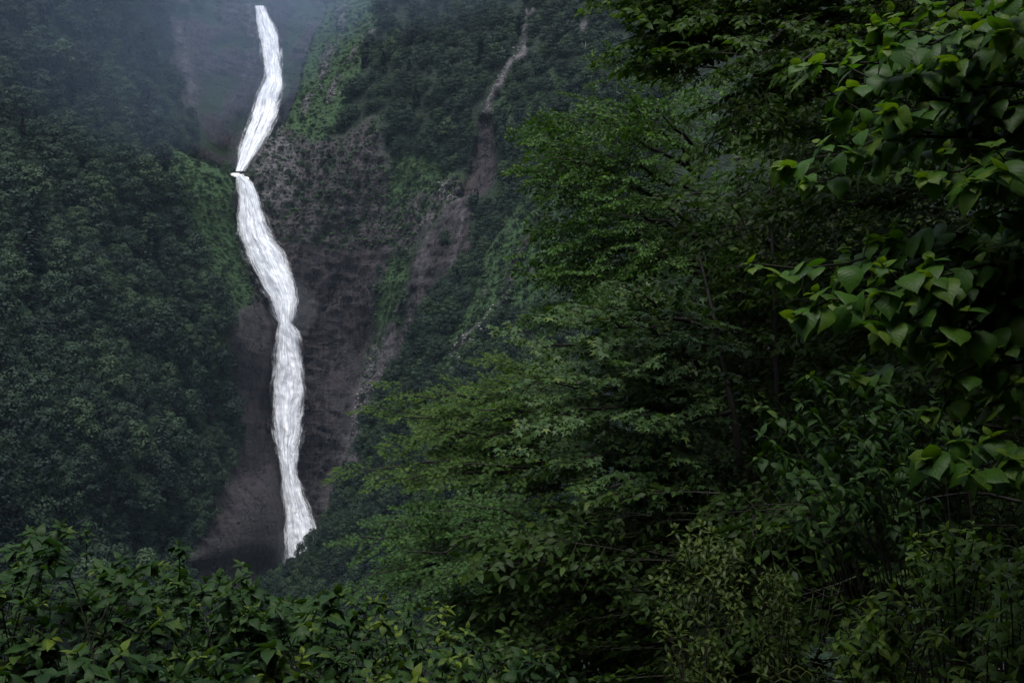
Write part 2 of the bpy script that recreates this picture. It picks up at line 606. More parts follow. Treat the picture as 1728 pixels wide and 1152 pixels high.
def L_masks(px, py, X, Z):
    rock = pmask(px, py, [(388, 535), (440, 517), (520, 530), (520, 1200), (300, 1200), (325, 960), (345, 880), (385, 800), (408, 745), (400, 680), (388, 610)], 9)
    rock = np.maximum(rock, 0.9 * pmask(px, py, [(396, 292), (420, 292), (470, 540), (430, 520), (405, 430)], 5))
    pale = 0.02 + 0.12 * smooth(0.0, 0.6, fbm(X * 0.22, Z * 0.05, 3.0, 5, 0.6, ridged=True))
    grass = np.maximum.reduce([
        pmask(px, py, [(255, 225), (330, 255), (398, 292), (405, 400), (440, 515), (375, 532), (330, 470), (300, 390), (270, 310)], 14),
        pmask(px, py, [(355, 560), (388, 560), (405, 680), (412, 745), (395, 780), (370, 690)], 10),
        0.5 * pmask(px, py, [(60, 330), (130, 300), (120, 420), (60, 470)], 25)])
    forest = (1 - rock) * (1 - grass)
    veg = fbm(X * 0.06, Z * 0.06, 9.0, 3)
    rockspot = 0.6 * smooth(0.42, 0.5, fbm(X * 0.12, Z * 0.09, 6.0, 4)) * grass
    return np.clip(rock + rockspot, 0, 1), pale + rockspot, np.clip(grass + 0.25 * (veg > 0.1), 0, 1), forest


build_sheet('hillside', L_CTRL, (-345, -55), (-72, 400), 1.1, L_EDGE, 1, L_masks, 1.0, 24.0)

# --- back wall of the upper gorge
B_CTRL = [(-100, -300, 600), (-100, 300, 560), (180, -100, 590), (200, 0, 572), (220, 250, 546), (260, 120, 566), (300, 245, 550), (375, 285, 585), (320, 0, 618), (335, 150, 600), (435, 0, 650), (440, 130, 636), (405, 280, 612),
          (650, -200, 700), (650, 0, 690), (650, 250, 640), (435, -300, 720), (200, -300, 640), (300, 340, 600), (400, 340, 620)]


def B_masks(px, py, X, Z):
    n = fbm(X * 0.05, Z * 0.03, 2.0, 4)
    veg = np.maximum(pmask(px, py, [(-200, -300), (290, -300), (290, 100), (320, 240), (-200, 260)], 25), smooth(0.0, 0.25, n))
    rock = 1 - veg
    pale = 0.12 + 0.7 * np.maximum(lmask(px, py, [(312, 60), (318, 130), (330, 175)], 6, 6), lmask(px, py, [(428, -20), (424, 60), (420, 110)], 7, 7)) * (fbm(X * 0.25, Z * 0.2, 1.0, 3) > -0.05)
    return np.clip(rock + 0.6 * (pale > 0.4), 0, 1), pale, 0.3 * veg, veg


build_sheet('gorge_wall', B_CTRL, (-300, -60), (166, 460), 1.5, None, 1, B_masks, 1.0)

# --- right hand cliff with the dark bowl beside the falls
R_CTRL = [(380, 320, 534), (400, 320, 533), (440, 420, 530), (490, 500, 527), (500, 560, 533), (510, 650, 539), (500, 760, 538), (500, 850, 528), (505, 930, 518),
          (490, 1000, 512), (480, 200, 570), (445, 240, 548), (420, 280, 534), (560, -200, 690), (560, 0, 640), (600, 0, 615), (800, 0, 575), (800, -250, 690), (1060, 0, 500), (1060, -250, 600),
          (1250, -200, 560), (1250, 200, 450), (1060, 300, 430), (900, 300, 452), (840, 230, 478), (815, 260, 488), (700, 300, 515), (620, 200, 535), (560, 350, 530), (600, 400, 533),
          (500, 420, 527), (560, 500, 540), (600, 600, 542), (620, 560, 535), (645, 540, 515), (560, 800, 532), (545, 880, 522), (610, 720, 503), (585, 800, 498), (720, 520, 478),
          (690, 440, 500), (800, 450, 455), (700, 700, 455), (640, 850, 455), (560, 960, 470), (900, 600, 420), (900, 1000, 400), (380, 700, 540), (380, 1000, 520)]
R_EDGE = [(575, -250, 700), (560, -20, 640), (522, 60, 610), (480, 190, 566), (446, 238, 547), (418, 274, 534), (409, 294, 532), (340, 297, 532), (200, 320, 532), (0, 1300, 520)]


def R_masks(px, py, X, Z):
    n = fbm(X * 0.07, Z * 0.045, 2.2, 5, 0.6)
    nn = fbm(X * 0.16 - Z * 0.04, Z * 0.05, 5.2, 4, 0.6)
    face = pmask(px, py, [(415, 285), (440, 240), (480, 205), (520, 240), (600, 225), (640, 195), (660, 300), (650, 360), (700, 330), (760, 300), (800, 320), (740, 380), (690, 420), (640, 430),
                          (560, 430), (500, 420), (450, 420), (405, 300)], 12)
    bowl = pmask(px, py, [(330, 300), (420, 330), (450, 400), (500, 410), (560, 415), (620, 400), (660, 420), (640, 500), (622, 600), (610, 680), (585, 770), (575, 860), (560, 1000), (330, 1200)], 9)
    band = pmask(px, py, [(775, 330), (806, 330), (790, 430), (752, 500), (712, 545), (690, 620), (640, 700), (622, 660), (645, 570), (690, 480), (700, 425), (745, 370)], 7)
    chute = pmask(px, py, [(808, 195), (838, 192), (840, 280), (806, 330), (776, 335), (800, 262)], 6)
    rib = lmask(px, py, [(650, 560), (630, 640), (606, 715), (594, 780), (574, 860)], 20, 7)
    streak = np.maximum.reduce([
        lmask(px, py, [(582, -20), (572, 40), (560, 90), (537, 140), (512, 185)], 7, 6), lmask(px, py, [(655, -5), (636, 40), (607, 80), (588, 112)], 6, 5),
        lmask(px, py, [(577, 110), (552, 165)], 5, 5), lmask(px, py, [(892, 10), (882, 90), (852, 130), (832, 165), (816, 200)], 8, 6),
        lmask(px, py, [(990, 35), (983, 60), (960, 50)], 7, 6), lmask(px, py, [(1000, 110), (1004, 60)], 3, 3),
        lmask(px, py, [(865, 200), (858, 215)], 6, 5), lmask(px, py, [(745, 320), (770, 336)], 12, 7)])
    facer = face * smooth(-0.65, -0.05, nn + 0.4 * n)
    broken = streak * smooth(-0.25, 0.1, n + 0.5 * nn)
    R_masks.dig = chute
    crag = pmask(px, py, [(428, 240), (475, 226), (505, 262), (500, 345), (450, 345), (424, 288)], 6)
    facer = np.maximum(facer, crag * smooth(-0.7, -0.2, nn))
    rock = np.maximum.reduce([facer, bowl, band * smooth(-0.6, -0.1, nn), chute, rib * smooth(-0.4, 0.0, nn), broken])
    pale = np.clip(np.maximum.reduce([facer * (0.20 + 0.35 * smooth(0.0, 0.4, n) + 0.5 * pmask(px, py, [(430, 238), (475, 225), (500, 262), (500, 340), (450, 340), (425, 285)], 8)) * (1 - bowl),
                                      0.95 * broken * (1 - chute), crag * 0.95, rib * 0.6, band * smooth(0.05, 0.4, nn) * 0.5]) * (1 - chute) + 0.05, 0, 1)
    grass = np.maximum.reduce([pmask(px, py, [(560, -20), (650, -20), (610, 110), (580, 200), (540, 240), (470, 235), (480, 180), (520, 60)], 12),
                               pmask(px, py, [(640, 450), (700, 400), (690, 470), (655, 560), (628, 650), (612, 700), (622, 600)], 8),
                               0.8 * pmask(px, py, [(650, 290), (700, 250), (780, 300), (700, 400), (640, 400)], 20),
                               0.6 * pmask(px, py, [(840, 150), (1000, 100), (1060, 200), (960, 330), (840, 330)], 30),
                               face * 0.5])
    forest = (1 - np.clip(rock * 1.3, 0, 1)) * (1 - 0.85 * grass) * (1 - face) * (1 - bowl)
    return rock, pale, grass, forest


build_sheet('cliff', R_CTRL, (-185, 190), (-72, 440), 1.2, R_EDGE, -1, R_masks, 1.0)

# --- nearer green spur on the right running down to the foot of the falls
S_CTRL = [(1000, 150, 415), (880, 320, 428), (800, 430, 432), (745, 480, 434), (700, 545, 434), (640, 650, 432), (612, 715, 430), (590, 790, 430), (555, 880, 432), (520, 925, 434),
          (488, 948, 436), (450, 990, 436), (380, 1060, 436), (900, 500, 392), (800, 600, 402), (700, 750, 405), (640, 900, 402), (900, 800, 340), (1000, 600, 355),
          (1100, 300, 375), (1250, 300, 340), (1250, 800, 260), (700, 1000, 372), (560, 1050, 405), (1000, 1000, 295), (400, 1150, 425)]
S_EDGE = [(1120, -50, 420), (1000, 170, 415), (885, 335, 428), (810, 440, 432), (758, 490, 434), (712, 550, 434), (650, 655, 432), (620, 722, 430), (598, 795, 430), (562, 885, 432), (526, 930, 434),
          (492, 952, 436), (450, 990, 436), (380, 1060, 436), (300, 1150, 436)]


def S_masks(px, py, X, Z):
    n = fbm(X * 0.08, Z * 0.06, 2.8, 4)
    st1 = lmask(px, py, [(910, 370), (880, 430), (852, 490), (836, 522)], 7, 4)
    st2 = lmask(px, py, [(836, 520), (815, 545), (792, 570), (765, 600), (752, 640)], 7, 5) * smooth(-0.25, 0.0, n)
    spots = 0.9 * smooth(0.3, 0.4, fbm(X * 0.15, Z * 0.12, 9.2, 4))
    grass = np.maximum(pmask(px, py, [(840, 380), (960, 250), (1010, 400), (960, 520), (850, 560), (770, 640), (720, 650), (760, 560), (800, 480)], 18), 0.3 * (n > 0.1))
    rock = np.maximum.reduce([st1, st2, spots * grass * 0.6])
    pale = np.clip(0.9 * st2 + spots * 0.6 - 0.7 * st1, 0.05, 1)
    return rock, pale, grass, (1 - rock) * (1 - 0.8 * grass)


build_sheet('spur', S_CTRL, (-170, 150), (-72, 190), 1.15, S_EDGE, -1, S_masks, 0.7)
for k in SHEETS:
    bpy.data.objects[k]['kind'] = 'structure'
bpy.data.objects['hillside']['label'] = 'steep forested hillside rising on the left of the waterfall'
bpy.data.objects['gorge_wall']['label'] = 'dark misty rock wall of the gorge behind the upper fall'
bpy.data.objects['cliff']['label'] = 'rocky cliff with a dark wet bowl right of the waterfall'
bpy.data.objects['spur']['label'] = 'green spur sloping down to the foot of the waterfall'


# ------------------------------------------------------------------ ground under the viewpoint and the valley floor
def ground_z(x, y):
    x = np.asarray(x, float); y = np.asarray(y, float)
    drop = 62.5 * (1 - np.exp(-np.maximum(0, y - 6.0) / 80.0))
    rise = 1.0 * softplus(x - (3.2 + 0.13 * np.maximum(y, 0)), 0.8)
    back = 0.75 * softplus(-7.0 - y, 1.0)  # unseen rise behind the camera, added to cut light from that side
    left = -0.12 * softplus(-x - 4, 1.0) * np.clip(1 - y / 60, 0, 1)
    return -drop + rise * np.clip(1.2 - np.maximum(y, 0) / 260, 0.1, 1) + back + left + 0.25 * fbm(x * 0.3, y * 0.3, 1.0, 4)


def gz(x, y):
    return float(ground_z(np.array([x]), np.array([y]))[0])


gx = np.concatenate([np.arange(-340, -30, 8.0), np.arange(-30, 40, 0.7), np.arange(40, 240, 6.0)])
gy = np.concatenate([np.arange(-60, -10, 3.0), np.arange(-10, 45, 0.7), np.arange(45, 640, 8.0)])
GX, GY = np.meshgrid(gx, gy)
GZ = ground_z(GX, GY)
gi = np.arange(GX.size).reshape(GX.shape)
gF = np.stack([gi[:-1, :-1], gi[:-1, 1:], gi[1:, 1:], gi[1:, :-1]], -1).reshape(-1, 4)
o = obj('ground', mesh_np('ground', np.stack([GX, GY, GZ], -1).reshape(-1, 3), gF, M_GROUND))
tag(o, 'shaded forest ground falling away into the valley', kind='structure')

rp = [(-114, 505, 10), (-112, 480, 7), (-108, 450, 4), (-102, 410, 4), (-88, 340, 4), (-74, 270, 4), (-62, 200, 4)]
rV, rF = [], []
for i, (x, y, w) in enumerate(rp):
    for k in range(5):
        u = k / 4 - 0.5
        rV.append((x + u * w, y + u * 2, -60.6 + 0.2 * math.sin(i * 3 + k)))
    if i:
        for k in range(4):
            a = (i - 1) * 5 + k
            rF.append((a, a + 1, a + 6, a + 5))
o = obj('river', mesh_np('river', np.array(rV), np.array(rF), mat_river()))
tag(o, 'pale rushing river on the valley floor below the falls', kind='structure')

# ------------------------------------------------------------------ waterfall
M_WATER = mat_water('falling_water', 0.30)
M_VEIL = mat_water('water_veil', 0.47)
UP = [(10, 432, 445), (30, 433, 455), (60, 437, 469), (80, 441, 472), (110, 445, 474), (130, 448, 476), (143, 441, 477), (160, 434, 475), (175, 431, 472), (200, 424, 465),
      (225, 414, 452), (250, 406, 440), (270, 401, 426), (290, 397, 412)]
LO = [(296, 400, 410), (303, 400, 420), (310, 402, 428), (330, 405, 437), (350, 404, 441), (380, 403, 450), (400, 407, 457), (430, 418, 478), (460, 432, 489), (490, 447, 497), (510, 458, 500),
      (530, 464, 497), (545, 471, 492), (552, 470, 497), (560, 468, 503), (580, 467, 510), (600, 465, 515), (630, 464, 520), (660, 460, 521), (690, 461, 517), (720, 464, 510), (750, 468, 504),
      (780, 472, 500), (800, 476, 500), (830, 479, 510), (860, 481, 521), (890, 482, 530), (915, 482, 535), (945, 482, 539), (975, 482, 542), (1000, 482, 545)]


def fall_sheet(prof, depth, mat, nu, widen, push, edge_soft, seed, y0=None, y1=None):
    p = np.array(prof, float)
    pys = np.arange(y0 or p[0, 0], (y1 or p[-1, 0]) + 0.1, 1.5)
    l, r = np.interp(pys, p[:, 0], p[:, 1]), np.interp(pys, p[:, 0], p[:, 2])
    mid, hw = (l + r) / 2, (r - l) / 2 * widen
    jit = 2.6 * fbm(pys * 0.05, pys * 0 + seed, 0.5, 5, 0.65)
    jit2 = 2.6 * fbm(pys * 0.05, pys * 0 + seed + 9, 0.5, 5, 0.65)
    u = np.linspace(0, 1, nu)
    PX = (mid - hw + jit)[:, None] * (1 - u) + (mid + hw + jit2)[:, None] * u
    PY = pys[:, None] + 0 * u
    D = np.interp(pys, [d[0] for d in depth], [d[1] for d in depth])[:, None]
    U = 0 * PY + u
    rel = 1.6 * (1 - (2 * U - 1) ** 2) + 1.5 * fbm(U * 5 + seed, PY * 0.035, 1.1, 4) + 0.6 * fbm(U * 14, PY * 0.05, seed, 3)
    Y = D - rel - push
    X, Z = at_np(PX, PY, Y)
    idx = np.arange(U.size).reshape(U.shape)
    F = np.stack([idx[:-1, :-1], idx[1:, :-1], idx[1:, 1:], idx[:-1, 1:]], -1).reshape(-1, 4)
    width = (hw * 2)[:, None] / 50.0
    thin = 0.10 * smooth(550, 585, PY) * smooth(735, 690, PY) * smooth(0.5, 0.72, U) + 0.04 * smooth(560, 600, PY) * smooth(720, 680, PY) * smooth(0.25, 0.05, U)
    thin = thin + 0.18 * smooth(140, 165, PY) * smooth(285, 250, PY) * np.exp(-((U - 0.36 - 0.1 * (PY - 150) / 130) / 0.07) ** 2)
    flow = np.stack([U, -Z + seed * 40, thin + edge_soft], -1).reshape(-1, 3)
    return mesh_np('cascade', np.stack([X, Y, Z], -1).reshape(-1, 3), F, mat, {'flow': ('FLOAT_VECTOR', flow)})


UPD = [(10, 622), (130, 596), (290, 558)]
LOD = [(296, 523), (430, 516), (545, 510), (660, 508), (800, 503), (945, 498), (1000, 494)]
wf = empty('waterfall', (0, 0, 0), 'tall white waterfall dropping in two tiers down the dark gorge', 'waterfall')
wf.location = (at(500, 945, 498).x, 498, -60)
WM = Matrix.Translation(-wf.location)
for nm, lb, args in [
    ('upper_drop', 'slender hazy upper drop of the waterfall', (UP, UPD, M_WATER, 20, 1.04, 0.0, 0.0, 1.0)),
    ('plunge', 'bright white lower drop of the waterfall', (LO, LOD, M_WATER, 28, 1.04, 0.0, 0.0, 2.0))]:
    o = obj(nm, fall_sheet(*args), wf, WM); o['label'] = lb
for args in [(UP, UPD, M_VEIL, 18, 1.35, 1.8, -0.02, 3.0), (LO, LOD, M_VEIL, 26, 1.4, 2.2, -0.03, 4.0), (LO, LOD, M_VEIL, 26, 1.12, 3.4, 0.0, 6.0), (LO, LOD, M_VEIL, 26, 1.7, 1.2, -0.01, 8.0), (UP, UPD, M_VEIL, 18, 1.6, 1.0, -0.01, 9.0)]:
    obj('water_veil', fall_sheet(*args), wf, WM)
# pool spilling over the lip between the tiers
lip = Geo()
for (x0, x1, y, yy) in [(386, 404, 294, 527), (392, 412, 296, 525), (398, 420, 300, 523)]:
    a, b = at(x0, y - 2, yy + 8), at(x1, y - 2, yy + 8)
    c, d = at(x1, y + 3, yy), at(x0, y + 2, yy)
    lip.add(np.array([a, b, c, d]), np.array([(0, 1, 2), (0, 2, 3)]))
M_LIP = NT('white_water'); _b = M_LIP.n('ShaderNodeBsdfPrincipled'); _b.inputs['Base Color'].default_value = (0.85, 0.86, 0.88, 1); M_LIP.put(M_LIP.out.inputs[0], _b.outputs[0])
obj('lip_pool', lip.mesh('lip_pool', M_LIP.m), wf, WM)


# ------------------------------------------------------------------ far trees
def clump_crown(name, seed, kind, mat):
    r = np.random.default_rng(seed)
    V, F, T = [], [], []

    def quad(c, nrm, s, tint):
        nrm = nrm / (np.linalg.norm(nrm) + 1e-9)
        a = np.cross(nrm, r.normal(size=3)); a /= np.linalg.norm(a) + 1e-9
        b = np.cross(nrm, a)
        k = len(V)
        for (i, j) in ((-1, -0.6), (0.8, -1), (1, 0.7), (-0.7, 1)):
            V.append(c + s * (a * i * r.uniform(0.7, 1.2) + b * j * r.uniform(0.7, 1.2)))
            T.append(tint)
        F.append((k, k + 1, k + 2, k + 3))
    if kind == 'broad':
        H, Rr = 9.0, 3.5
        nb = 15
        for i in range(nb):
            ang = i * 2.4 + r.uniform(-0.4, 0.4); t = (i + 0.5) / nb
            rad = Rr * (0.35 + 0.5 * r.uniform(0, 1)) * (1.0 if t < 0.5 else 1.6 * (1 - t) + 0.2)
            c = np.array([rad * math.cos(ang), rad * math.sin(ang), 2.2 + (H - 3.2) * t])
            br = r.uniform(1.2, 2.0) * (1.1 - 0.3 * t)
            bt = np.clip(0.25 + 0.4 * t + r.normal() * 0.12, 0, 1)
            for k in range(140):
                d = r.normal(size=3); d[2] = d[2] * 0.8 + 0.3
                d /= np.linalg.norm(d)
                p = c + d * br * np.array([1.1, 1.1, 0.75]) * r.uniform(0.86, 1.06)
                quad(p, d + r.normal(size=3) * 0.25 + np.array([0, 0, 0.2]), r.uniform(0.10, 0.22), np.clip(bt + r.normal() * 0.07, 0, 1))
    elif kind == 'conifer':
        H = 12.0
        z = 1.5
        while z < H:
            t = z / H
            rad = 2.6 * (1 - t) ** 0.8 + 0.15
            nbr = max(4, int(9 * (1 - t) + 4))
            a0 = r.uniform(0, 6.28)
            for i in range(nbr):
                a = a0 + i * 6.283 / nbr + r.normal() * 0.15
                d = np.array([math.cos(a), math.sin(a), 0])
                L = rad * r.uniform(0.75, 1.1)
                for k in range(4):
                    s = (k + 0.7) / 4
                    quad(d * L * s + np.array([0, 0, z - 0.35 * L * s * s]), np.array([0, 0, 1.0]) + d * 0.5 + r.normal(size=3) * 0.25, 0.36 * (1.1 - 0.5 * s) + 0.08, r.uniform(0.1, 0.6))
            z += 0.62 - 0.2 * t
    else:   # low shrub clump
        for k in range(70):
            d = r.normal(size=3); d[2] = abs(d[2]); d /= np.linalg.norm(d)
            p = d * np.array([1.3, 1.3, 0.9]) * r.uniform(0.6, 1.1)
            quad(p, d + r.normal(size=3) * 0.5, r.uniform(0.16, 0.34), r.uniform(0.2, 0.9))
    return mesh_np(name, np.array(V), np.array(F), mat, {'tint': ('FLOAT', np.array(T))}, smooth_=False)


def far_trunk(name, h, mat, seed, limbs=True):
    g = Geo(); r = random.Random(seed)
    g.tube([(0, 0, -2.0), (0.05, 0, h * 0.3), (0.15 * r.uniform(-1, 1), 0.1, h * 0.62), (0, 0, h * 0.92)], 0.22, 0.05, 5)
    if limbs:
        for k in range(5):
            a = r.uniform(0, 6.28); z0 = h * r.uniform(0.3, 0.6)
            g.tube([(0, 0, z0), (1.1 * math.cos(a), 1.1 * math.sin(a), z0 + 1.0), (2.3 * math.cos(a), 2.3 * math.sin(a), z0 + 2.4)], 0.1, 0.03, 4)
    return g.mesh(name, mat)


BROAD = [(clump_crown('broadleaf_crown', 50 + i, 'broad', M_FAR), far_trunk('far_trunk', 8.0, M_BARK, i)) for i in range(6)]
CONI = [(clump_crown('conifer_crown', 80 + i, 'conifer', M_FARCON), far_trunk('conifer_trunk', 12.0, M_BARK, i, False)) for i in range(3)]
M_SCRUB = mat_far_leaf('scrub_leaf', (0.014, 0.030, 0.014), (0.026, 0.052, 0.022), (0.042, 0.076, 0.028))
SHRUBM = [clump_crown('shrub_clump', 90 + i, 'shrub', M_SCRUB) for i in range(4)]


def scatter(sheet, n, spacing_px, mask, seed, pyr=(-120, 1080), pxr=(-80, 1130)):
    s = SHEETS[sheet]
    r = np.random.default_rng(seed)
    m = (s[mask] > 0.45) & s['ok'] & (s['px'] > pxr[0]) & (s['px'] < pxr[1]) & (s['py'] > pyr[0]) & (s['py'] < pyr[1])
    cand = np.flatnonzero(m.ravel())
    r.shuffle(cand)
    px, py = s['px'].ravel(), s['py'].ravel()
    cell = {}
    out = []
    for c in cand[:60000]:
        gx_, gy_ = int(px[c] // spacing_px), int(py[c] // spacing_px)
        bad = False
        for i in (-1, 0, 1):
            for j in (-1, 0, 1):
                for q in cell.get((gx_ + i, gy_ + j), ()):
                    if (px[q] - px[c]) ** 2 + ((py[q] - py[c]) * 1.25) ** 2 < spacing_px ** 2:
                        bad = True
        if bad:
            continue
        cell.setdefault((gx_, gy_), []).append(c)
        out.append(c)
        if len(out) >= n:
            break
    X, Y, Z = s['X'].ravel(), s['Y'].ravel(), s['Z'].ravel()
    return [(X[c], Y[c], Z[c], px[c], py[c]) for c in out]


trees = []
for (x, y, z, px, py) in scatter('hillside', 70, 22, 'grass', 77) + scatter('cliff', 160, 18, 'grass', 78) + scatter('spur', 120, 18, 'grass', 79):
    trees.append(dict(sh='cliff', p=(x, y, z), px=-99, py=py, con=False, s=RNG.uniform(0.28, 0.55), rz=RNG.uniform(0, 6.28), v=int(RNG.integers(0, 6)), key=0))
REG = {'hillside': ('on the steep left hillside', 'trees on the left hillside'), 'cliff': ('on the cliff right of the falls', 'trees on the cliff'),
       'spur': ('on the green spur below the cliff', 'trees on the spur'), 'gorge_wall': ('on the misty gorge wall', 'trees on the gorge wall')}
for sh, n, sp, sc in [('hillside', 420, 36, 2.0), ('hillside', 2500, 17, 1.15), ('cliff', 120, 36, 1.5), ('cliff', 1700, 11, 1.0), ('spur', 1200, 12, 1.0), ('gorge_wall', 500, 13, 1.0)]:
    for (x, y, z, px, py) in scatter(sh, n, sp, 'forest', len(sh) + int(sp), pxr=(-80, 335 if sh == 'gorge_wall' else 1130)):
        u = RNG.uniform()
        con = u < (0.12 if sh == 'hillside' else 0.04)
        s_ = sc * RNG.uniform(0.6, 1.3)
        trees.append(dict(sh=sh, p=(x, y, z), px=px, py=py, con=con, s=s_, rz=RNG.uniform(0, 6.28), v=int(RNG.integers(0, 3 if con else 6)), key=s_ / y))


def in_view(t):
    if not (-15 < t['px'] < 1060 and -25 < t['py'] < 1000):
        return False
    if t['px'] > 900 and t['py'] > 480 or t['px'] > 700 and t['py'] > 660 or t['py'] > 930 and t['px'] < 430:
        return False
    return True


vis = sorted([t for t in trees if in_view(t)], key=lambda t: -t['key'])
single = vis[:300]
ids = {id(t) for t in single}
rest = [t for t in trees if id(t) not in ids]


def far_tree(t, label, group):
    con = t['con']
    crown, trunk = (CONI if con else BROAD)[t['v']]
    e = empty('conifer_tree' if con else 'broadleaf_tree', t['p'], label, 'tree', group)
    e.rotation_euler.z = t['rz']
    s = t['s']
    e.scale = (s * t.get('w', 1), s * t.get('w', 1), s)
    obj('crown', crown, e); obj('trunk', trunk, e)
    return e


LEVEL = [(120, 'near the top'), (240, 'level with the upper fall'), (330, 'level with the lip'), (450, "level with the fall's bend"),
         (560, "level with the fall's neck"), (680, "level with the fall's widest part"), (800, "level with the fall's slim part"), (2000, 'just above the shrubs')]
for t in single:
    where, grp = REG[t['sh']]
    lev = next(w for y, w in LEVEL if t['py'] < y)
    if t['sh'] == 'hillside':
        acr = 'at the left edge' if t['px'] < 60 else 'left on the hillside' if t['px'] < 130 else 'midway across the hillside' if t['px'] < 210 else 'right on the hillside' if t['px'] < 300 else 'beside the falls'
    else:
        acr = 'on the green spur' if t['sh'] == 'spur' else 'on the cliff right of the falls' if t['sh'] == 'cliff' else 'on the gorge wall'
    size = 'small' if t['s'] < 1.5 else 'tall' if t['s'] < 2.1 else 'very large'
    lab = size + (' dark conifer ' if t['con'] else ' rounded tree ') + acr + ', ' + lev
    far_tree(t, lab, ('conifers among ' if t['con'] else 'broadleaf ') + grp)
# a few trees that stand out
def sheet_point(sheet, px, py):
    s = SHEETS[sheet]
    d = np.where(s['ok'], (s['px'] - px) ** 2 + (s['py'] - py) ** 2, 1e9)
    i = np.unravel_index(np.argmin(d), d.shape)
    return (s['X'][i], s['Y'][i], s['Z'][i])


for px, py, s_, lab in [(174, 490, 1.5, 'tall pale green round topped tree, left of the bright pair on the left hillside'),
                        (236, 485, 1.45, 'pale green round topped tree, right of the bright pair on the left hillside'),
                        (262, 655, 1.15, 'lighter rounded tree alone below the bright pair on the left hillside'),
                        (142, 625, 1.2, 'wide crowned tree low on the left hillside')]:
    far_tree(dict(con=False, p=sheet_point('hillside', px, py), v=1, s=s_, rz=px, w=1.1), lab, None)
for px, py, s_, lab in [(548, 955, 0.95, 'rounded tree at the right corner of the waterfall foot'), (497, 975, 0.9, 'low rounded tree in front of the middle of the waterfall foot'), (470, 990, 1.0, 'rounded tree at the left corner of the waterfall foot'), (575, 930, 1.0, 'rounded tree on the spur edge right of the waterfall foot')]:
    far_tree(dict(con=False, p=sheet_point('spur', px, py), v=int(px) % 6, s=s_, rz=px), lab, None)
for px, py, s_, lab in [(521, 940, 0.75, 'small conifer silhouetted against the foot of the waterfall'), (505, 955, 0.6, 'shorter spiky conifer left of the waterfall foot')]:
    far_tree(dict(con=True, p=sheet_point('spur', px, py), v=1, s=s_, rz=px), lab, None)


def gn_scatter(name, label, pts, rots, scls, idxs, sources):
    me = bpy.data.meshes.new(name)
    me.from_pydata([tuple(p) for p in pts], [], [])
    for an, typ, d, key in (('rot', 'FLOAT', rots, 'value'), ('scl', 'FLOAT', scls, 'value'), ('pick', 'INT', idxs, 'value')):
        a = me.attributes.new(an, typ, 'POINT'); a.data.foreach_set(key, d)
    o = obj(name, me)
    ng = bpy.data.node_groups.new(name, 'GeometryNodeTree')
    ng.interface.new_socket('Geometry', in_out='INPUT', socket_type='NodeSocketGeometry')
    ng.interface.new_socket('Geometry', in_out='OUTPUT', socket_type='NodeSocketGeometry')
    N, Lk = ng.nodes, ng.links
    gi_, go = N.new('NodeGroupInput'), N.new('NodeGroupOutput')
    jn = N.new('GeometryNodeJoinGeometry')
    for s in reversed(sources):
        oi = N.new('GeometryNodeObjectInfo'); oi.inputs['Object'].default_value = s
        oi.inputs['As Instance'].default_value = True
        Lk.new(oi.outputs['Geometry'], jn.inputs[0])
    ip = N.new('GeometryNodeInstanceOnPoints')
    ip.inputs['Pick Instance'].default_value = True
    Lk.new(gi_.outputs[0], ip.inputs['Points'])
    Lk.new(jn.outputs[0], ip.inputs['Instance'])

    def na(nm, typ):
        a = N.new('GeometryNodeInputNamedAttribute'); a.data_type = typ; a.inputs[0].default_value = nm
        return [s for s in a.outputs if s.enabled][0]
    Lk.new(na('pick', 'INT'), ip.inputs['Instance Index'])
    cx = N.new('ShaderNodeCombineXYZ'); Lk.new(na('rot', 'FLOAT'), cx.inputs[2])
    Lk.new(cx.outputs[0], ip.inputs['Rotation'])
    Lk.new(na('scl', 'FLOAT'), ip.inputs['Scale'])
    Lk.new(ip.outputs[0], go.inputs[0])
    md = o.modifiers.new('scatter', 'NODES'); md.node_group = ng
    return tag(o, label, kind='stuff')


src = {}
for o in list(bpy.data.objects):
    if o.type == 'MESH' and o.data.name not in src:
        src[o.data.name] = o
psrc = [src[m[0].name] for m in BROAD + CONI]
gn_scatter('forest', 'dense far forest covering the hillside and cliffs around the falls', [t['p'] for t in rest], [t['rz'] for t in rest], [t['s'] for t in rest],
           [t['v'] + (6 if t['con'] else 0) for t in rest], psrc)
# low scrub on the grassy and broken slopes
sp = []
for sh, n, spc in [('hillside', 2000, 6), ('cliff', 3000, 6), ('spur', 2000, 7)]:
    sp += scatter(sh, n, spc, 'grass', 5)
    SHEETS[sh]['open'] = 1 - SHEETS[sh]['rock']
    sp += scatter(sh, 2600, 7, 'open', 6)
shrub_src = []
for m in SHRUBM:
    k = len(shrub_src)
    e = obj('low_bush', m)
    e.location = sp[k * 7][:3]
    tag(e, ['low leafy bush on the grassy slope beside the falls', 'low round bush on the open slope', 'small dark bush on the hillside grass', 'small low bush among the grass'][k], 'bush', 'low bushes on the slopes')
    shrub_src.append(e)
gn_scatter('scrub', 'low green scrub covering the open slopes', [p[:3] for p in sp], RNG.uniform(0, 6.28, len(sp)).tolist(), (0.45 + 1.0 * RNG.uniform(0, 1, len(sp)) ** 2).tolist(),
           RNG.integers(0, 4, len(sp)).tolist(), shrub_src)

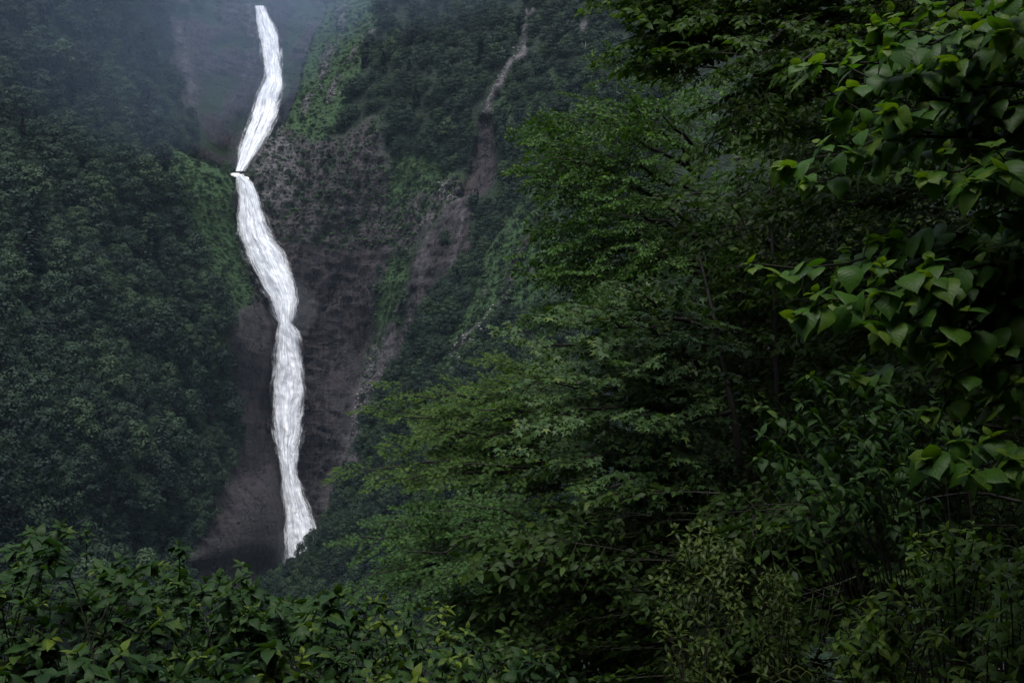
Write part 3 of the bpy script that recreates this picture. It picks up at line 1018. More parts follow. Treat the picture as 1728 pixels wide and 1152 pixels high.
# pale loose stones in the gullies
st = Geo()
ico = np.array([(0, 0, 1), (.9, 0, .3), (.28, .85, .35), (-.72, .52, .3), (-.72, -.52, .25), (.28, -.85, .3), (0, 0, -.8)])
icf = np.array([(0, 1, 2), (0, 2, 3), (0, 3, 4), (0, 4, 5), (0, 5, 1), (6, 2, 1), (6, 3, 2), (6, 4, 3), (6, 5, 4), (6, 1, 5)])
for sh, line, n in [('cliff', [(580, 0), (560, 90), (537, 140), (512, 185)], 90), ('cliff', [(650, 5), (607, 80), (588, 112)], 45), ('cliff', [(577, 150), (552, 170)], 20),
                    ('cliff', [(886, 60), (852, 130), (816, 200)], 60), ('cliff', [(740, 315), (772, 336)], 30), ('spur', [(836, 520), (792, 570), (765, 600)], 60),
                    ('cliff', [(480, 215), (440, 262)], 25), ('cliff', [(640, 570), (600, 730)], 60)]:
    for k in range(n):
        t = RNG.uniform(0, len(line) - 1); i = int(t); t -= i
        px = line[i][0] * (1 - t) + line[i + 1][0] * t + RNG.normal() * 6
        py = line[i][1] * (1 - t) + line[i + 1][1] * t + RNG.normal() * 6
        p = np.array(sheet_point(sh, px, py))
        s_ = RNG.uniform(0.35, 1.2)
        st.add(p + ico * s_ * RNG.uniform(0.6, 1.3, 3) + RNG.normal(size=(7, 3)) * 0.12 * s_, icf, mat=0)
M_STONE = mat_bark('pale_stone', (0.10, 0.095, 0.095), (0.22, 0.21, 0.21))
o = obj('scree', st.mesh('scree', M_STONE)); o.data.polygons.foreach_set('use_smooth', np.zeros(len(o.data.polygons), bool))
tag(o, 'pale loose stones in the gullies of the cliff', kind='stuff')

# bleached dead trees
for sh, px, py, h, lab in [('cliff', 940, 70, 9, 'bleached bare dead tree high on the cliff'), ('cliff', 985, 95, 7, 'thin white dead trunk leaning beside the pale outcrop'),
                           ('hillside', 196, 545, 13, 'pale bare trunk under the bright tree pair on the left hillside')]:
    p = sheet_point(sh, px, py)
    e = empty('dead_tree', p, lab, 'tree')
    g = Geo(); r = random.Random(int(px))
    g.tube([(0, -1, -1), (0.2, -1, h * 0.5), (0.5, -1.2, h)], 0.22, 0.06, 5)
    obj('trunk', g.mesh('dead_trunk', M_PALEBARK), e)
    for k in range(4):
        g = Geo(); a = r.uniform(-1.2, 1.2); z0 = h * r.uniform(0.3, 0.75)
        g.tube([(0.2, -1, z0), (0.2 + math.sin(a) * 1.2, -1.3, z0 + 1.2), (0.2 + math.sin(a) * 2.0, -1.5, z0 + 3)], 0.11, 0.03, 4)
        obj('branch', g.mesh('dead_branch', M_PALEBARK), e)


# ------------------------------------------------------------------ near foliage: leaf shapes
def leaf_blade(prof, n, fold, droop, serr=0.0, wave=0.0, seed=0):
    """Leaf along +X, length 1; prof(t) = half width. Two strips a side, so that the blade arches."""
    r = np.random.default_rng(seed)
    V, U, F = [(-0.12, 0, 0.02)], [(0, 0, 0)], []
    for i in range(n + 1):
        t = i / n
        w = prof(t)
        we = w * (1 + (serr if i % 2 else -serr))
        z = -droop * t * t + 0.05 * math.sin(t * 3.1)
        k = len(V)
        wv = wave * r.normal(size=2)
        back = 0.05 * (1 - t)
        V += [(t, 0, z)]
        U += [(t, 0, 0)]
        for sg in (1, -1):
            V += [(t - back * 0.4, sg * w * 0.55, z + fold * w * 0.45), (t - back, sg * we, z + fold * w * 0.35 - 0.10 * w + wv[0 if sg > 0 else 1])]
            U += [(t, sg * 0.55, 0), (t, sg, 0)]
        if i:
            p = k - 5
            for a, b in ((0, 1), (1, 2)):
                F += [(p + a, k + a, k + b), (p + a, k + b, p + b)]
            for a, b in ((0, 3), (3, 4)):
                F += [(p + a, k + b, k + a), (p + a, p + b, k + b)]
    return np.array(V), np.array(F), np.array(U)


def ovate(w, peak, tip):
    def f(t):
        if t < peak:
            return w * math.sin(math.pi / 2 * min(1, (t / peak))) ** 0.8 if t > 0 else 0.04 * w
        s = (t - peak) / (1 - peak)
        return w * max(0.0, (1 - s ** 1.5)) * (1 - 0.25 * s) + 0.004
    return f


def cordate(t):
    return float(np.interp(t, [0, .05, .13, .22, .33, .45, .58, .70, .80, .90, 1], [.08, .22, .34, .405, .43, .42, .365, .28, .18, .07, .004]))


def ovate2(w):
    return lambda t: w * float(np.interp(t, [0, .06, .15, .28, .42, .56, .70, .82, .92, 1], [.08, .42, .75, .97, 1, .88, .64, .36, .14, .01]))


def leaf_simple(w):
    V = np.array([(-.08, 0, 0), (.3, w, .06), (.3, 0, .02), (.3, -w, .06), (.72, w * .7, -.02), (.72, 0, -.06), (.72, -w * .7, -.02), (1, 0, -.16)])
    F = np.array([(0, 2, 1), (0, 3, 2), (1, 2, 5), (1, 5, 4), (2, 3, 6), (2, 6, 5), (4, 5, 7), (5, 6, 7)])
    return V, F, np.concatenate([V[:, :1], V[:, 1:2] / w, V[:, :1] * 0], 1)


BIG_L = [leaf_blade(cordate, 10, 0.25 * (1 - 0.4 * i), 0.15 + 0.14 * i, 0.03, 0.014, i) for i in range(4)]
OVA_L = [leaf_blade(ovate2(0.27 + 0.02 * i), 8, 0.3, 0.12 + 0.14 * i, 0.025, 0.01, i) for i in range(4)]
OVS_L = [leaf_blade(ovate2(0.27), 5, 0.3, 0.2, 0.0, 0.01, 7)]
LAN_L = [leaf_blade(ovate(0.15, 0.45, 0.1), 5, 0.3, 0.2, 0.0, 0.0, 1)]
ELL_L = [leaf_simple(0.25)]


def maple_leaf(n=5):
    angs = np.linspace(-118, 118, n) if n == 5 else np.linspace(-135, 135, n)
    lens = {5: [0.5, 0.85, 1.0, 0.85, 0.5], 7: [0.4, 0.72, 0.92, 1.0, 0.92, 0.72, 0.4]}[n]
    V = [(0.12, 0, 0.03), (0, 0, 0)]
    for i, (a, l) in enumerate(zip(angs, lens)):
        if i:
            am = R((a + angs[i - 1]) / 2)
            V.append((0.12 + 0.3 * math.cos(am), 0.3 * math.sin(am), 0.0))
        V.append((0.1 + l * 0.8 * math.cos(R(a)), l * 0.8 * math.sin(R(a)), -0.14 * l))
    F = [(0, i, i + 1) for i in range(1, len(V) - 1)] + [(0, len(V) - 1, 1)]
    V = np.array(V)
    return V, np.array(F), np.concatenate([V[:, :2], np.zeros((len(V), 1))], 1)


MAP_L = [maple_leaf(7)]
VIB_L = [maple_leaf(5)]


def frame(d, nrm):
    d = np.array(d, float); d /= np.linalg.norm(d) + 1e-9
    n = np.array(nrm, float)
    n = n - d * n.dot(d); n /= np.linalg.norm(n) + 1e-9
    y = np.cross(n, d)
    return np.stack([d, y, n], 1)


def put_leaf(g, tpl, p, d, nrm, s, tint, mat=0):
    V, F, U = tpl
    g.add(np.asarray(p) + (V * s) @ frame(d, nrm).T, F, U, tint, mat)


def spray_mesh(name, tpls, mats, n_side, length, spread, leaf, r, layered=True, jit=0.35, per=4):
    """A leafy twig along +X lying roughly in the XY plane."""
    g = Geo()
    L = length
    main = bez((-0.25 * L, 0, -0.03 * L), (0.4 * L, 0, 0.05 * L), (L, 0, -0.08 * L), 6)
    g.tube(main, 0.007 * L + 0.002, 0.002, 3, 1)
    for i in range(n_side):
        t = (i + 0.6) / n_side
        p0 = np.array([t * L, 0, 0.04 * L * math.sin(3 * t) - 0.06 * L * t * t])
        side = 1 if i % 2 else -1
        a = side * (R(62) - R(30) * t) + r.normal() * 0.15
        l2 = spread * (1 - 0.65 * t) * r.uniform(0.7, 1.15)
        d = np.array([math.cos(a), math.sin(a), r.normal() * 0.10 - 0.04])
        g.tube([p0, p0 + d * l2 * 0.5, p0 + d * l2 + np.array([0, 0, -0.05 * l2])], 0.003, 0.001, 3, 1)
        for k in range(per):
            s = (k + 0.8) / per
            p = p0 + d * l2 * s + np.array([0, 0, -0.05 * l2 * s * s])
            for sd in ((1, -1) if k < per - 1 else (0,)):
                aa = a + sd * R(48) + r.normal() * 0.3
                ld = np.array([math.cos(aa), math.sin(aa), -0.28 + r.normal() * 0.2])
                put_leaf(g, tpls[r.integers(len(tpls))], p + r.normal(size=3) * 0.015 * L, ld, np.array([0, 0, 1]) + r.normal(size=3) * jit, leaf * r.uniform(0.75, 1.2), np.clip(0.4 + 0.25 * t * s + r.normal() * 0.18, 0, 0.95))
    return g.mesh(name, mats)


M_MAPLE = mat_leaf('maple_leaf', (0.026, 0.060, 0.014), (0.054, 0.102, 0.023), (0.10, 0.155, 0.018), 0.55, 0.35, 0.12)
M_MAPLE2 = mat_leaf('maple_leaf_green', (0.020, 0.054, 0.015), (0.044, 0.094, 0.027), (0.075, 0.145, 0.022), 0.55, 0.3, 0.12)
M_VIB = mat_leaf('lobed_leaf', (0.024, 0.054, 0.018), (0.056, 0.106, 0.034), (0.10, 0.14, 0.03), 0.5, 0.25, 0.2)
M_ELL = mat_leaf('small_leaf', (0.018, 0.052, 0.010), (0.044, 0.104, 0.016), (0.085, 0.15, 0.02), 0.5, 0.3, 0.15)
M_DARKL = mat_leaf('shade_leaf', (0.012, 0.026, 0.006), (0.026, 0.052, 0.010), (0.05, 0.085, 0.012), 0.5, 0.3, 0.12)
M_HANG = mat_leaf('hanging_leaf', (0.018, 0.042, 0.009), (0.042, 0.085, 0.014), (0.08, 0.13, 0.016), 0.5, 0.42, 0.12)
M_BIG = mat_leaf('broad_leaf', (0.018, 0.064, 0.009), (0.052, 0.132, 0.014), (0.13, 0.21, 0.018), 0.45, 0.35, 0.25, True)
M_BUSH = mat_leaf('bush_leaf', (0.011, 0.032, 0.009), (0.027, 0.061, 0.015), (0.11, 0.16, 0.018), 0.45, 0.28, 0.14, True)
M_AZA = mat_leaf('narrow_leaf', (0.020, 0.036, 0.008), (0.045, 0.07, 0.012), (0.09, 0.11, 0.02), 0.5, 0.25, 0.2)
M_COMP = mat_leaf('leaflet', (0.032, 0.072, 0.011), (0.076, 0.140, 0.019), (0.14, 0.20, 0.02), 0.45, 0.3, 0.25, True)

rs = np.random.default_rng(21)
SPR = {
    'maple': [spray_mesh('leaf_spray', MAP_L, [M_MAPLE, M_TWIG], 11, 0.55, 0.32, 0.055, rs) for i in range(4)],
    'maple2': [spray_mesh('leaf_spray', MAP_L, [M_MAPLE2, M_TWIG], 11, 0.55, 0.32, 0.05, rs) for i in range(4)],
    'vib': [spray_mesh('leaf_spray', VIB_L, [M_VIB, M_TWIG], 8, 0.5, 0.3, 0.085, rs, per=3) for i in range(4)],
    'ell': [spray_mesh('leaf_spray', ELL_L, [M_ELL, M_TWIG], 12, 0.7, 0.4, 0.07, rs, jit=0.6) for i in range(4)],
    'hang': [spray_mesh('leaf_spray', OVS_L, [M_HANG, M_TWIG], 9, 0.5, 0.3, 0.085, rs, jit=0.6, per=3) for i in range(4)],
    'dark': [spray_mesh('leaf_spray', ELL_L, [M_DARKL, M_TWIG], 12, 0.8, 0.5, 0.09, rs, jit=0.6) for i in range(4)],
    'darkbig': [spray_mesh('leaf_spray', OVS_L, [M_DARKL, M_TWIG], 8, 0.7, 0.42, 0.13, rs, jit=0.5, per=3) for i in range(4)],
}


def sample_poly(poly, n, r, spacing=0):
    poly = [tuple(p) for p in poly]
    xs, ys = [p[0] for p in poly], [p[1] for p in poly]
    out = []
    tries = 0
    while len(out) < n and tries < n * 40:
        tries += 1
        x, y = r.uniform(min(xs), max(xs)), r.uniform(min(ys), max(ys))
        if not inside(np.array([x]), np.array([y]), poly)[0]:
            continue
        if spacing and any((x - a) ** 2 + (y - b) ** 2 < spacing ** 2 for a, b in out):
            continue
        out.append((x, y))
    return out


class Tree:
    """A near tree: trunk, branches, leaf sprays."""
    def __init__(self, name, label, cat, base, top, r0, group=None, seed=0, bark=M_BARK):
        self.r = np.random.default_rng(seed)
        self.base = Vector(base)
        self.bark = bark
        self.e = empty(name, base, label, cat, group)
        self.b = np.array(base); self.t = np.array(top)
        g = Geo()
        mid = (self.b + self.t) / 2 + np.array([self.r.normal() * 0.3, self.r.normal() * 0.3, 0])
        self.axis = bez((0, 0, -0.4), mid - self.b, self.t - self.b, 10)
        g.tube(self.axis, r0, 0.012, 8)
        obj('trunk', g.mesh('trunk', bark), self.e)
        self.n = 0
        self.extra = []

    def branch(self, a, b, r0=0.03, sag=0.0, up=0.25):
        a, b = np.array(a) - self.b, np.array(b) - self.b
        m = (a + b) / 2 + np.array([0, 0, up * 0.3 * np.linalg.norm(b - a) - sag])
        path = bez(a, m, b, 8)
        path[1:-1] += self.r.normal(size=(6, 3)) * 0.02 * np.linalg.norm(b - a)
        g = Geo(); g.tube(path, r0, 0.004, 5)
        obj('branch', g.mesh('branch', self.bark), self.e)
        return path

    def spray(self, p, d, nrm, s, meshes):
        """p in local coordinates."""
        me = meshes[int(self.r.integers(len(meshes)))]
        Rm = frame(d, nrm)
        M = Matrix.Translation(Vector(p)) @ Matrix(Rm.tolist()).to_4x4() @ Matrix.Scale(s, 4)
        if self.n < 300:
            obj('leaf_spray', me, self.e, M)
        else:
            self.extra.append((me, M))
        self.n += 1

    def along(self, path, meshes, step, s, nrm, spread=60, t0=0.2, jitter=0.06):
        seg = np.linalg.norm(np.diff(path, axis=0), axis=1)
        L = seg.sum()
        cum = np.concatenate([[0], np.cumsum(seg)]) / L
        n = max(2, int(L * (1 - t0) / step))
        for i in range(n):
            t = t0 + (1 - t0) * (i + 0.7) / n
            p = np.array([np.interp(t, cum, path[:, k]) for k in range(3)])
            q = np.array([np.interp(min(1, t + 0.05), cum, path[:, k]) - np.interp(max(0, t - 0.05), cum, path[:, k]) for k in range(3)])
            q /= np.linalg.norm(q) + 1e-9
            ang = (1 if i % 2 else -1) * R(spread) * (1 - 0.55 * t) + self.r.normal() * 0.2
            if i == n - 1: ang = 0
            nr = np.array(nrm) / np.linalg.norm(nrm)
            d = q * math.cos(ang) + np.cross(nr, q) * math.sin(ang)
            self.spray(p + self.r.normal(size=3) * jitter, d + np.array([0, 0, -0.08]), nr + self.r.normal(size=3) * 0.18, s * (1.1 - 0.35 * t) * self.r.uniform(0.8, 1.15), meshes)

    def fill(self, poly, drange, n, meshes, s, nrm=(-0.3, -0.45, 0.8), out=(-0.8, -0.4, -0.05), limbs=6, spacing=0, lr=0.03, jn=0.3):
        pts = sample_poly(poly, n, self.r, spacing)
        W = [np.array(at(x, y, self.r.uniform(*drange))) - self.b for x, y in pts]
        for k in range(min(limbs, len(W))):
            w = W[k * len(W) // limbs]
            i = int(np.clip(np.searchsorted(self.axis[:, 2], w[2] - 0.25 * np.linalg.norm(w[:2] - self.axis[5, :2])), 2, 9))
            self.branch(self.axis[i] + self.b, w + self.b, lr)
        for w in W:
            i = int(np.clip(np.searchsorted(self.axis[:, 2], w[2]), 0, 9))
            d = w - self.axis[i]; d[2] = 0
            d = d / (np.linalg.norm(d) + 0.3) * 0.6 + np.array(out) + self.r.normal(size=3) * np.array([0.35, 0.35, 0.12])
            self.spray(w - d * 0.2 * s, d, np.array(nrm) + self.r.normal(size=3) * jn, s * self.r.uniform(0.75, 1.25), meshes)

    def done(self):
        if self.extra:
            self.extra = self.extra
            g_V, g_F, g_A, g_T, g_M, n = [], [], [], [], [], 0
            cache = {}
            for me, M in self.extra:
                if me.name not in cache:
                    V = np.empty(len(me.vertices) * 3, np.float32); me.vertices.foreach_get('co', V)
                    F = np.empty(len(me.polygons) * 3, np.int32); me.loops.foreach_get('vertex_index', F)
                    T = np.empty(len(me.vertices), np.float32); me.attributes['tint'].data.foreach_get('value', T)
                    A = np.empty(len(me.vertices) * 3, np.float32); me.attributes['leafuv'].data.foreach_get('vector', A)
                    Mi = np.empty(len(me.polygons), np.int32); me.polygons.foreach_get('material_index', Mi)
                    cache[me.name] = (V.reshape(-1, 3), F.reshape(-1, 3), A.reshape(-1, 3), T, Mi)
                V, F, A, T, Mi = cache[me.name]
                Mn = np.array(M)
                g_V.append(V @ Mn[:3, :3].T + Mn[:3, 3]); g_F.append(F + n); g_A.append(A); g_T.append(T); g_M.append(Mi); n += len(V)
            me0 = self.extra[0][0]
            me = mesh_np('foliage', np.concatenate(g_V), np.concatenate(g_F), list(me0.materials), {'leafuv': ('FLOAT_VECTOR', np.concatenate(g_A)), 'tint': ('FLOAT', np.concatenate(g_T))}, midx=np.concatenate(g_M))
            o = obj('foliage', me, self.e); o['kind'] = 'stuff'


def base_at(px, d):
    x = (px - 864) / FPX * d
    return (x, d, gz(x, d))


def top_at(px, py, d):
    return tuple(at(px, py, d))


UPN = (-0.25, -0.5, 0.8)
# --- layered maple reaching left over the valley
t = Tree('maple_tree', 'yellow green maple with flat layered sprays reaching left over the valley', 'tree', base_at(1080, 13.5), top_at(1010, 640, 13.5), 0.12, seed=1)
for (x0, y0), (x1, y1), d0, d1 in [((1010, 780), (600, 795), 13.2, 11.8), ((1010, 740), (690, 745), 13.2, 12.2), ((1010, 740), (640, 700), 13.2, 12.4), ((1000, 720), (670, 660), 13.4, 12.6), ((1000, 700), (745, 655), 13.6, 13.0),
                                   ((1000, 700), (840, 615), 13.6, 12.8), ((1000, 700), (790, 690), 13.4, 11.8), ((1010, 760), (720, 725), 13, 11.6), ((1010, 800), (660, 815), 13, 11.6), ((1000, 700), (890, 650), 13.4, 12.2),
                                   ((1010, 800), (760, 790), 13, 11.4), ((1010, 830), (820, 840), 13, 11.5), ((1000, 690), (855, 620), 13.4, 13.2), ((1010, 740), (860, 720), 13, 11.6)]:
    p = t.branch(at(x0, y0, d0), at(x1, y1, d1), 0.035, up=0.2)
    t.along(p, SPR['maple'], 0.17, 1.0, UPN, t0=0.15)
t.fill([(700, 690), (840, 640), (1000, 680), (1000, 860), (800, 860), (640, 800), (760, 780)], (12, 14.5), 90, SPR['maple'], 1.05, UPN, limbs=4)
t.done()

t = Tree('maple_tree', 'green maple low at the centre with drooping sprays under the layered maple', 'tree', base_at(980, 11.5), top_at(930, 850, 11.5), 0.10, seed=2)
for (x0, y0), (x1, y1), d0, d1 in [((920, 930), (605, 905), 11.3, 10.4), ((920, 960), (620, 970), 11.3, 10.2), ((920, 900), (660, 880), 11.3, 10.6), ((920, 890), (720, 850), 11.4, 10.6), ((920, 930), (680, 930), 11.2, 10.0),
                                   ((930, 960), (720, 985), 11, 9.6), ((930, 900), (790, 850), 11.4, 10.4), ((930, 950), (800, 960), 11, 9.6), ((930, 900), (860, 880), 11, 9.6)]:
    p = t.branch(at(x0, y0, d0), at(x1, y1, d1), 0.03, up=0.25)
    t.along(p, SPR['maple2'], 0.16, 0.95, UPN, t0=0.12)
t.fill([(700, 850), (960, 850), (1100, 900), (1050, 1060), (820, 1060), (660, 990)], (10, 13), 150, SPR['maple2'], 1.0, UPN, limbs=4)
t.done()

# --- broad lobed leaves, pale tops
t = Tree('lobed_leaf_tree', 'tree with pale grey green lobed leaves in flat tiers at the centre right', 'tree', base_at(1230, 11.0), top_at(1180, 430, 11.5), 0.12, seed=3)
for (x0, y0), (x1, y1), d0, d1 in [((1170, 640), (880, 575), 11, 9.8), ((1170, 600), (960, 520), 11, 10), ((1170, 660), (890, 650), 11, 9.6), ((1180, 560), (1040, 480), 11.2, 10.2), ((1170, 700), (940, 700), 10.8, 9.4),
                                   ((1170, 760), (960, 770), 10.8, 9.4), ((1180, 700), (1060, 620), 10.8, 9.2), ((1180, 740), (1080, 700), 10.8, 9.0), ((1180, 800), (1000, 820), 10.8, 9.2), ((1180, 620), (1080, 545), 10.8, 9.4),
                                   ((1180, 800), (900, 780), 10.8, 9.8)]:
    p = t.branch(at(x0, y0, d0), at(x1, y1, d1), 0.03, up=0.2)
    t.along(p, SPR['vib'], 0.17, 1.0, UPN, t0=0.1)
t.fill([(900, 570), (1010, 490), (1150, 470), (1250, 560), (1250, 820), (1100, 850), (960, 820), (890, 700)], (9.6, 12), 130, SPR['vib'], 1.0, UPN, limbs=4)
t.done()

# --- clumpy small leaved tree with its edge against the cliff
t = Tree('small_leaved_tree', 'small leaved tree with loose clumps whose left edge stands against the far cliff', 'tree', base_at(1290, 17.5), top_at(1240, 170, 17.5), 0.17, seed=4)
for (x0, y0), (x1, y1), d0, d1 in [((1180, 380), (900, 240), 17, 15.6), ((1180, 400), (930, 330), 17, 15.4), ((1180, 440), (925, 430), 17, 15.4), ((1180, 300), (970, 185), 17, 16), ((1180, 330), (1010, 260), 17, 15.4),
                                   ((1180, 460), (960, 480), 17, 15.4), ((1180, 300), (1050, 150), 17, 16), ((1180, 400), (1030, 360), 17, 15), ((1180, 480), (1020, 520), 17, 15.2), ((1180, 450), (1060, 430), 16.6, 14.8),
                                   ((1180, 260), (1090, 170), 17, 15.6), ((1180, 350), (910, 275), 17, 16.2), ((1180, 500), (930, 540), 17, 15.8)]:
    p = t.branch(at(x0, y0, d0), at(x1, y1, d1), 0.045, up=0.2)
    t.along(p, SPR['ell'], 0.12, 1.0, (-0.3, -0.6, 0.6), spread=80, t0=0.35, jitter=0.25)
t.fill([(895, 235), (960, 185), (1040, 170), (1030, 520), (930, 545), (915, 430)], (15.4, 17), 75, SPR['ell'], 1.0, (-0.3, -0.6, 0.6), limbs=3, jn=0.5)
t.fill([(1000, 380), (1040, 200), (1140, 130), (1290, 150), (1290, 520), (1080, 560), (960, 520)], (15.2, 18.5), 150, SPR['ell'], 1.1, (-0.3, -0.6, 0.6), limbs=5, jn=0.5)
t.done()

# --- overhanging dark branch at the top
t = Tree('overhanging_tree', 'tall tree whose dark hanging branch crosses the top of the view', 'tree', base_at(1830, 9.5), top_at(1760, -300, 9.5), 0.14, seed=5)
for e_ in [(1500, -90), (1500, -20), (1520, 40)]:
    t.branch(at(1795, -20, 9.5), at(*e_, 9.3), 0.05)
for (x0, y0), (x1, y1), d0, d1 in [((1500, -60), (1045, 70), 9.3, 8.2), ((1500, -40), (1075, 110), 9.3, 8.4), ((1500, -90), (1040, -10), 9.3, 8.2), ((1500, 0), (1150, 130), 9.3, 8.2), ((1500, -40), (1180, 30), 9.3, 8.0),
                                   ((1500, 30), (1230, 190), 9.3, 8.2), ((1500, 0), (1250, 90), 9.2, 7.8), ((1500, 60), (1190, 250), 9.2, 8.2), ((1500, -80), (1250, -40), 9.2, 7.8), ((1500, 40), (1330, 120), 9.2, 7.6)]:
    p = t.branch(at(x0, y0, d0), at(x1, y1, d1), 0.03, up=0.3)
    t.along(p, SPR['hang'], 0.14, 1.0, (-0.2, -0.4, 0.9), spread=65, t0=0.15, jitter=0.1)
t.fill([(1060, -40), (1250, -40), (1260, 70), (1090, 130)], (8.0, 9.0), 45, SPR['hang'], 1.1, (-0.2, -0.4, 0.8), limbs=2, jn=0.5)
t.fill([(1180, -40), (1300, 60), (1280, 220), (1480, 300), (1760, 300), (1760, -700), (1250, -700)], (8.2, 10.5), 300, SPR['hang'], 1.25, (-0.2, -0.4, 0.8), limbs=6, jn=0.5)  # crown carried on above the frame to shade the foliage below
t.done()

# --- dark trees filling the shaded slope
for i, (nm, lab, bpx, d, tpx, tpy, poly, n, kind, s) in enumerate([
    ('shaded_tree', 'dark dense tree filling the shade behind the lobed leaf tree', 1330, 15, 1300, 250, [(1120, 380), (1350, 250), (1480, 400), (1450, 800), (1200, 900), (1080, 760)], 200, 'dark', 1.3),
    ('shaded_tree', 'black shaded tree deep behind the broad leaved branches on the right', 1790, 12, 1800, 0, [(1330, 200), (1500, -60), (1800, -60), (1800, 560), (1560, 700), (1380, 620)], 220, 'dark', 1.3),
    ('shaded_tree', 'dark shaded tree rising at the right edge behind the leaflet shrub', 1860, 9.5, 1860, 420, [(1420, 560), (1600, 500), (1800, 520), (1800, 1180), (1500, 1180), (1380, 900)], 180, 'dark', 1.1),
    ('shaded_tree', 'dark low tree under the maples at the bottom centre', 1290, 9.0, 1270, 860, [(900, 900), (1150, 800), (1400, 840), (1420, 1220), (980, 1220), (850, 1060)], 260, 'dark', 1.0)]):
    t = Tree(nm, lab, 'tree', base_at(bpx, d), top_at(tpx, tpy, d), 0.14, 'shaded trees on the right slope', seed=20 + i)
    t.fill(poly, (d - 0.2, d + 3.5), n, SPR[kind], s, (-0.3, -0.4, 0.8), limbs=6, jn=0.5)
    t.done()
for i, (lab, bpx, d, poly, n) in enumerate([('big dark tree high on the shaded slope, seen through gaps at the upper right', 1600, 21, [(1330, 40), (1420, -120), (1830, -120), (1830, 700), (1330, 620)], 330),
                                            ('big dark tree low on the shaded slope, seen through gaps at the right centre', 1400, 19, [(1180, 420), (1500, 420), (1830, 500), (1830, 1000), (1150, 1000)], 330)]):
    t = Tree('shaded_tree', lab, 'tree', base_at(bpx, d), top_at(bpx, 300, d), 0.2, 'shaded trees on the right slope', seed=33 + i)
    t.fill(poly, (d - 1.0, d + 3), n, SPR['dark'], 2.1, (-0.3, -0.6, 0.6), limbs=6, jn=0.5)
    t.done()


# --- unseen trees added behind and right of the camera to shade the near foliage
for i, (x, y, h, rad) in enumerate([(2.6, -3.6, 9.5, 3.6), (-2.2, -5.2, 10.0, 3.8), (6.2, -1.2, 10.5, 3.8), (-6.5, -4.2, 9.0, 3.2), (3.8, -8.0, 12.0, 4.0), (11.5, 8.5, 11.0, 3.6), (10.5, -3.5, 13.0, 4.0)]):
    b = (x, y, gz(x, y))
    t = Tree('added_shade_tree', 'unseen tree added behind the viewpoint to shade the near foliage', 'tree', b, (x, y, b[2] + h * 0.8), 0.16, 'shading trees added behind the viewpoint', seed=40 + i)
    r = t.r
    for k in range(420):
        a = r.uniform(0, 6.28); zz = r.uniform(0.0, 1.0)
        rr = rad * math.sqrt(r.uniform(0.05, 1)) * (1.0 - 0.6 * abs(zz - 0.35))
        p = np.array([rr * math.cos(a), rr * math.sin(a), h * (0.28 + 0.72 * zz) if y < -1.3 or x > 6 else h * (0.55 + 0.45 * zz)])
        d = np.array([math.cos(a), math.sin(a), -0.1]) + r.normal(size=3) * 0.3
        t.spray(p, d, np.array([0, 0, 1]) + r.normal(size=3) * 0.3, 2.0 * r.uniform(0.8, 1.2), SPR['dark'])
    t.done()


# ------------------------------------------------------------------ near plants whose leaves are picked apart one by one
def single_leaf_meshes(name, tpls, mat):
    return [mesh_np(name, V, F, mat, {'leafuv': ('FLOAT_VECTOR', U)}) for V, F, U in tpls]


LM_BIG = single_leaf_meshes('broad_leaf', BIG_L, M_BIG)
LM_BUSH = single_leaf_meshes('bush_leaf', OVA_L, M_BUSH)
LM_COMP = single_leaf_meshes('leaflet', [leaf_blade(ovate(0.24, 0.5, 0.1), 7, 0.2, 0.2 + 0.1 * i, 0.02, 0.008, i) for i in range(3)], M_COMP)
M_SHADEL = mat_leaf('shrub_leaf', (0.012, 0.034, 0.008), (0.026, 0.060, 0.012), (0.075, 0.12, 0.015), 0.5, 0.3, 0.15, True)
LM_SHADE = single_leaf_meshes('shade_leaf', OVA_L, M_SHADEL)
LM_AZA = single_leaf_meshes('narrow_leaf', [leaf_blade(ovate(0.14, 0.5, 0.1), 5, 0.3, 0.1 + 0.25 * i, 0, 0, i) for i in range(2)], M_AZA)
CAND = []


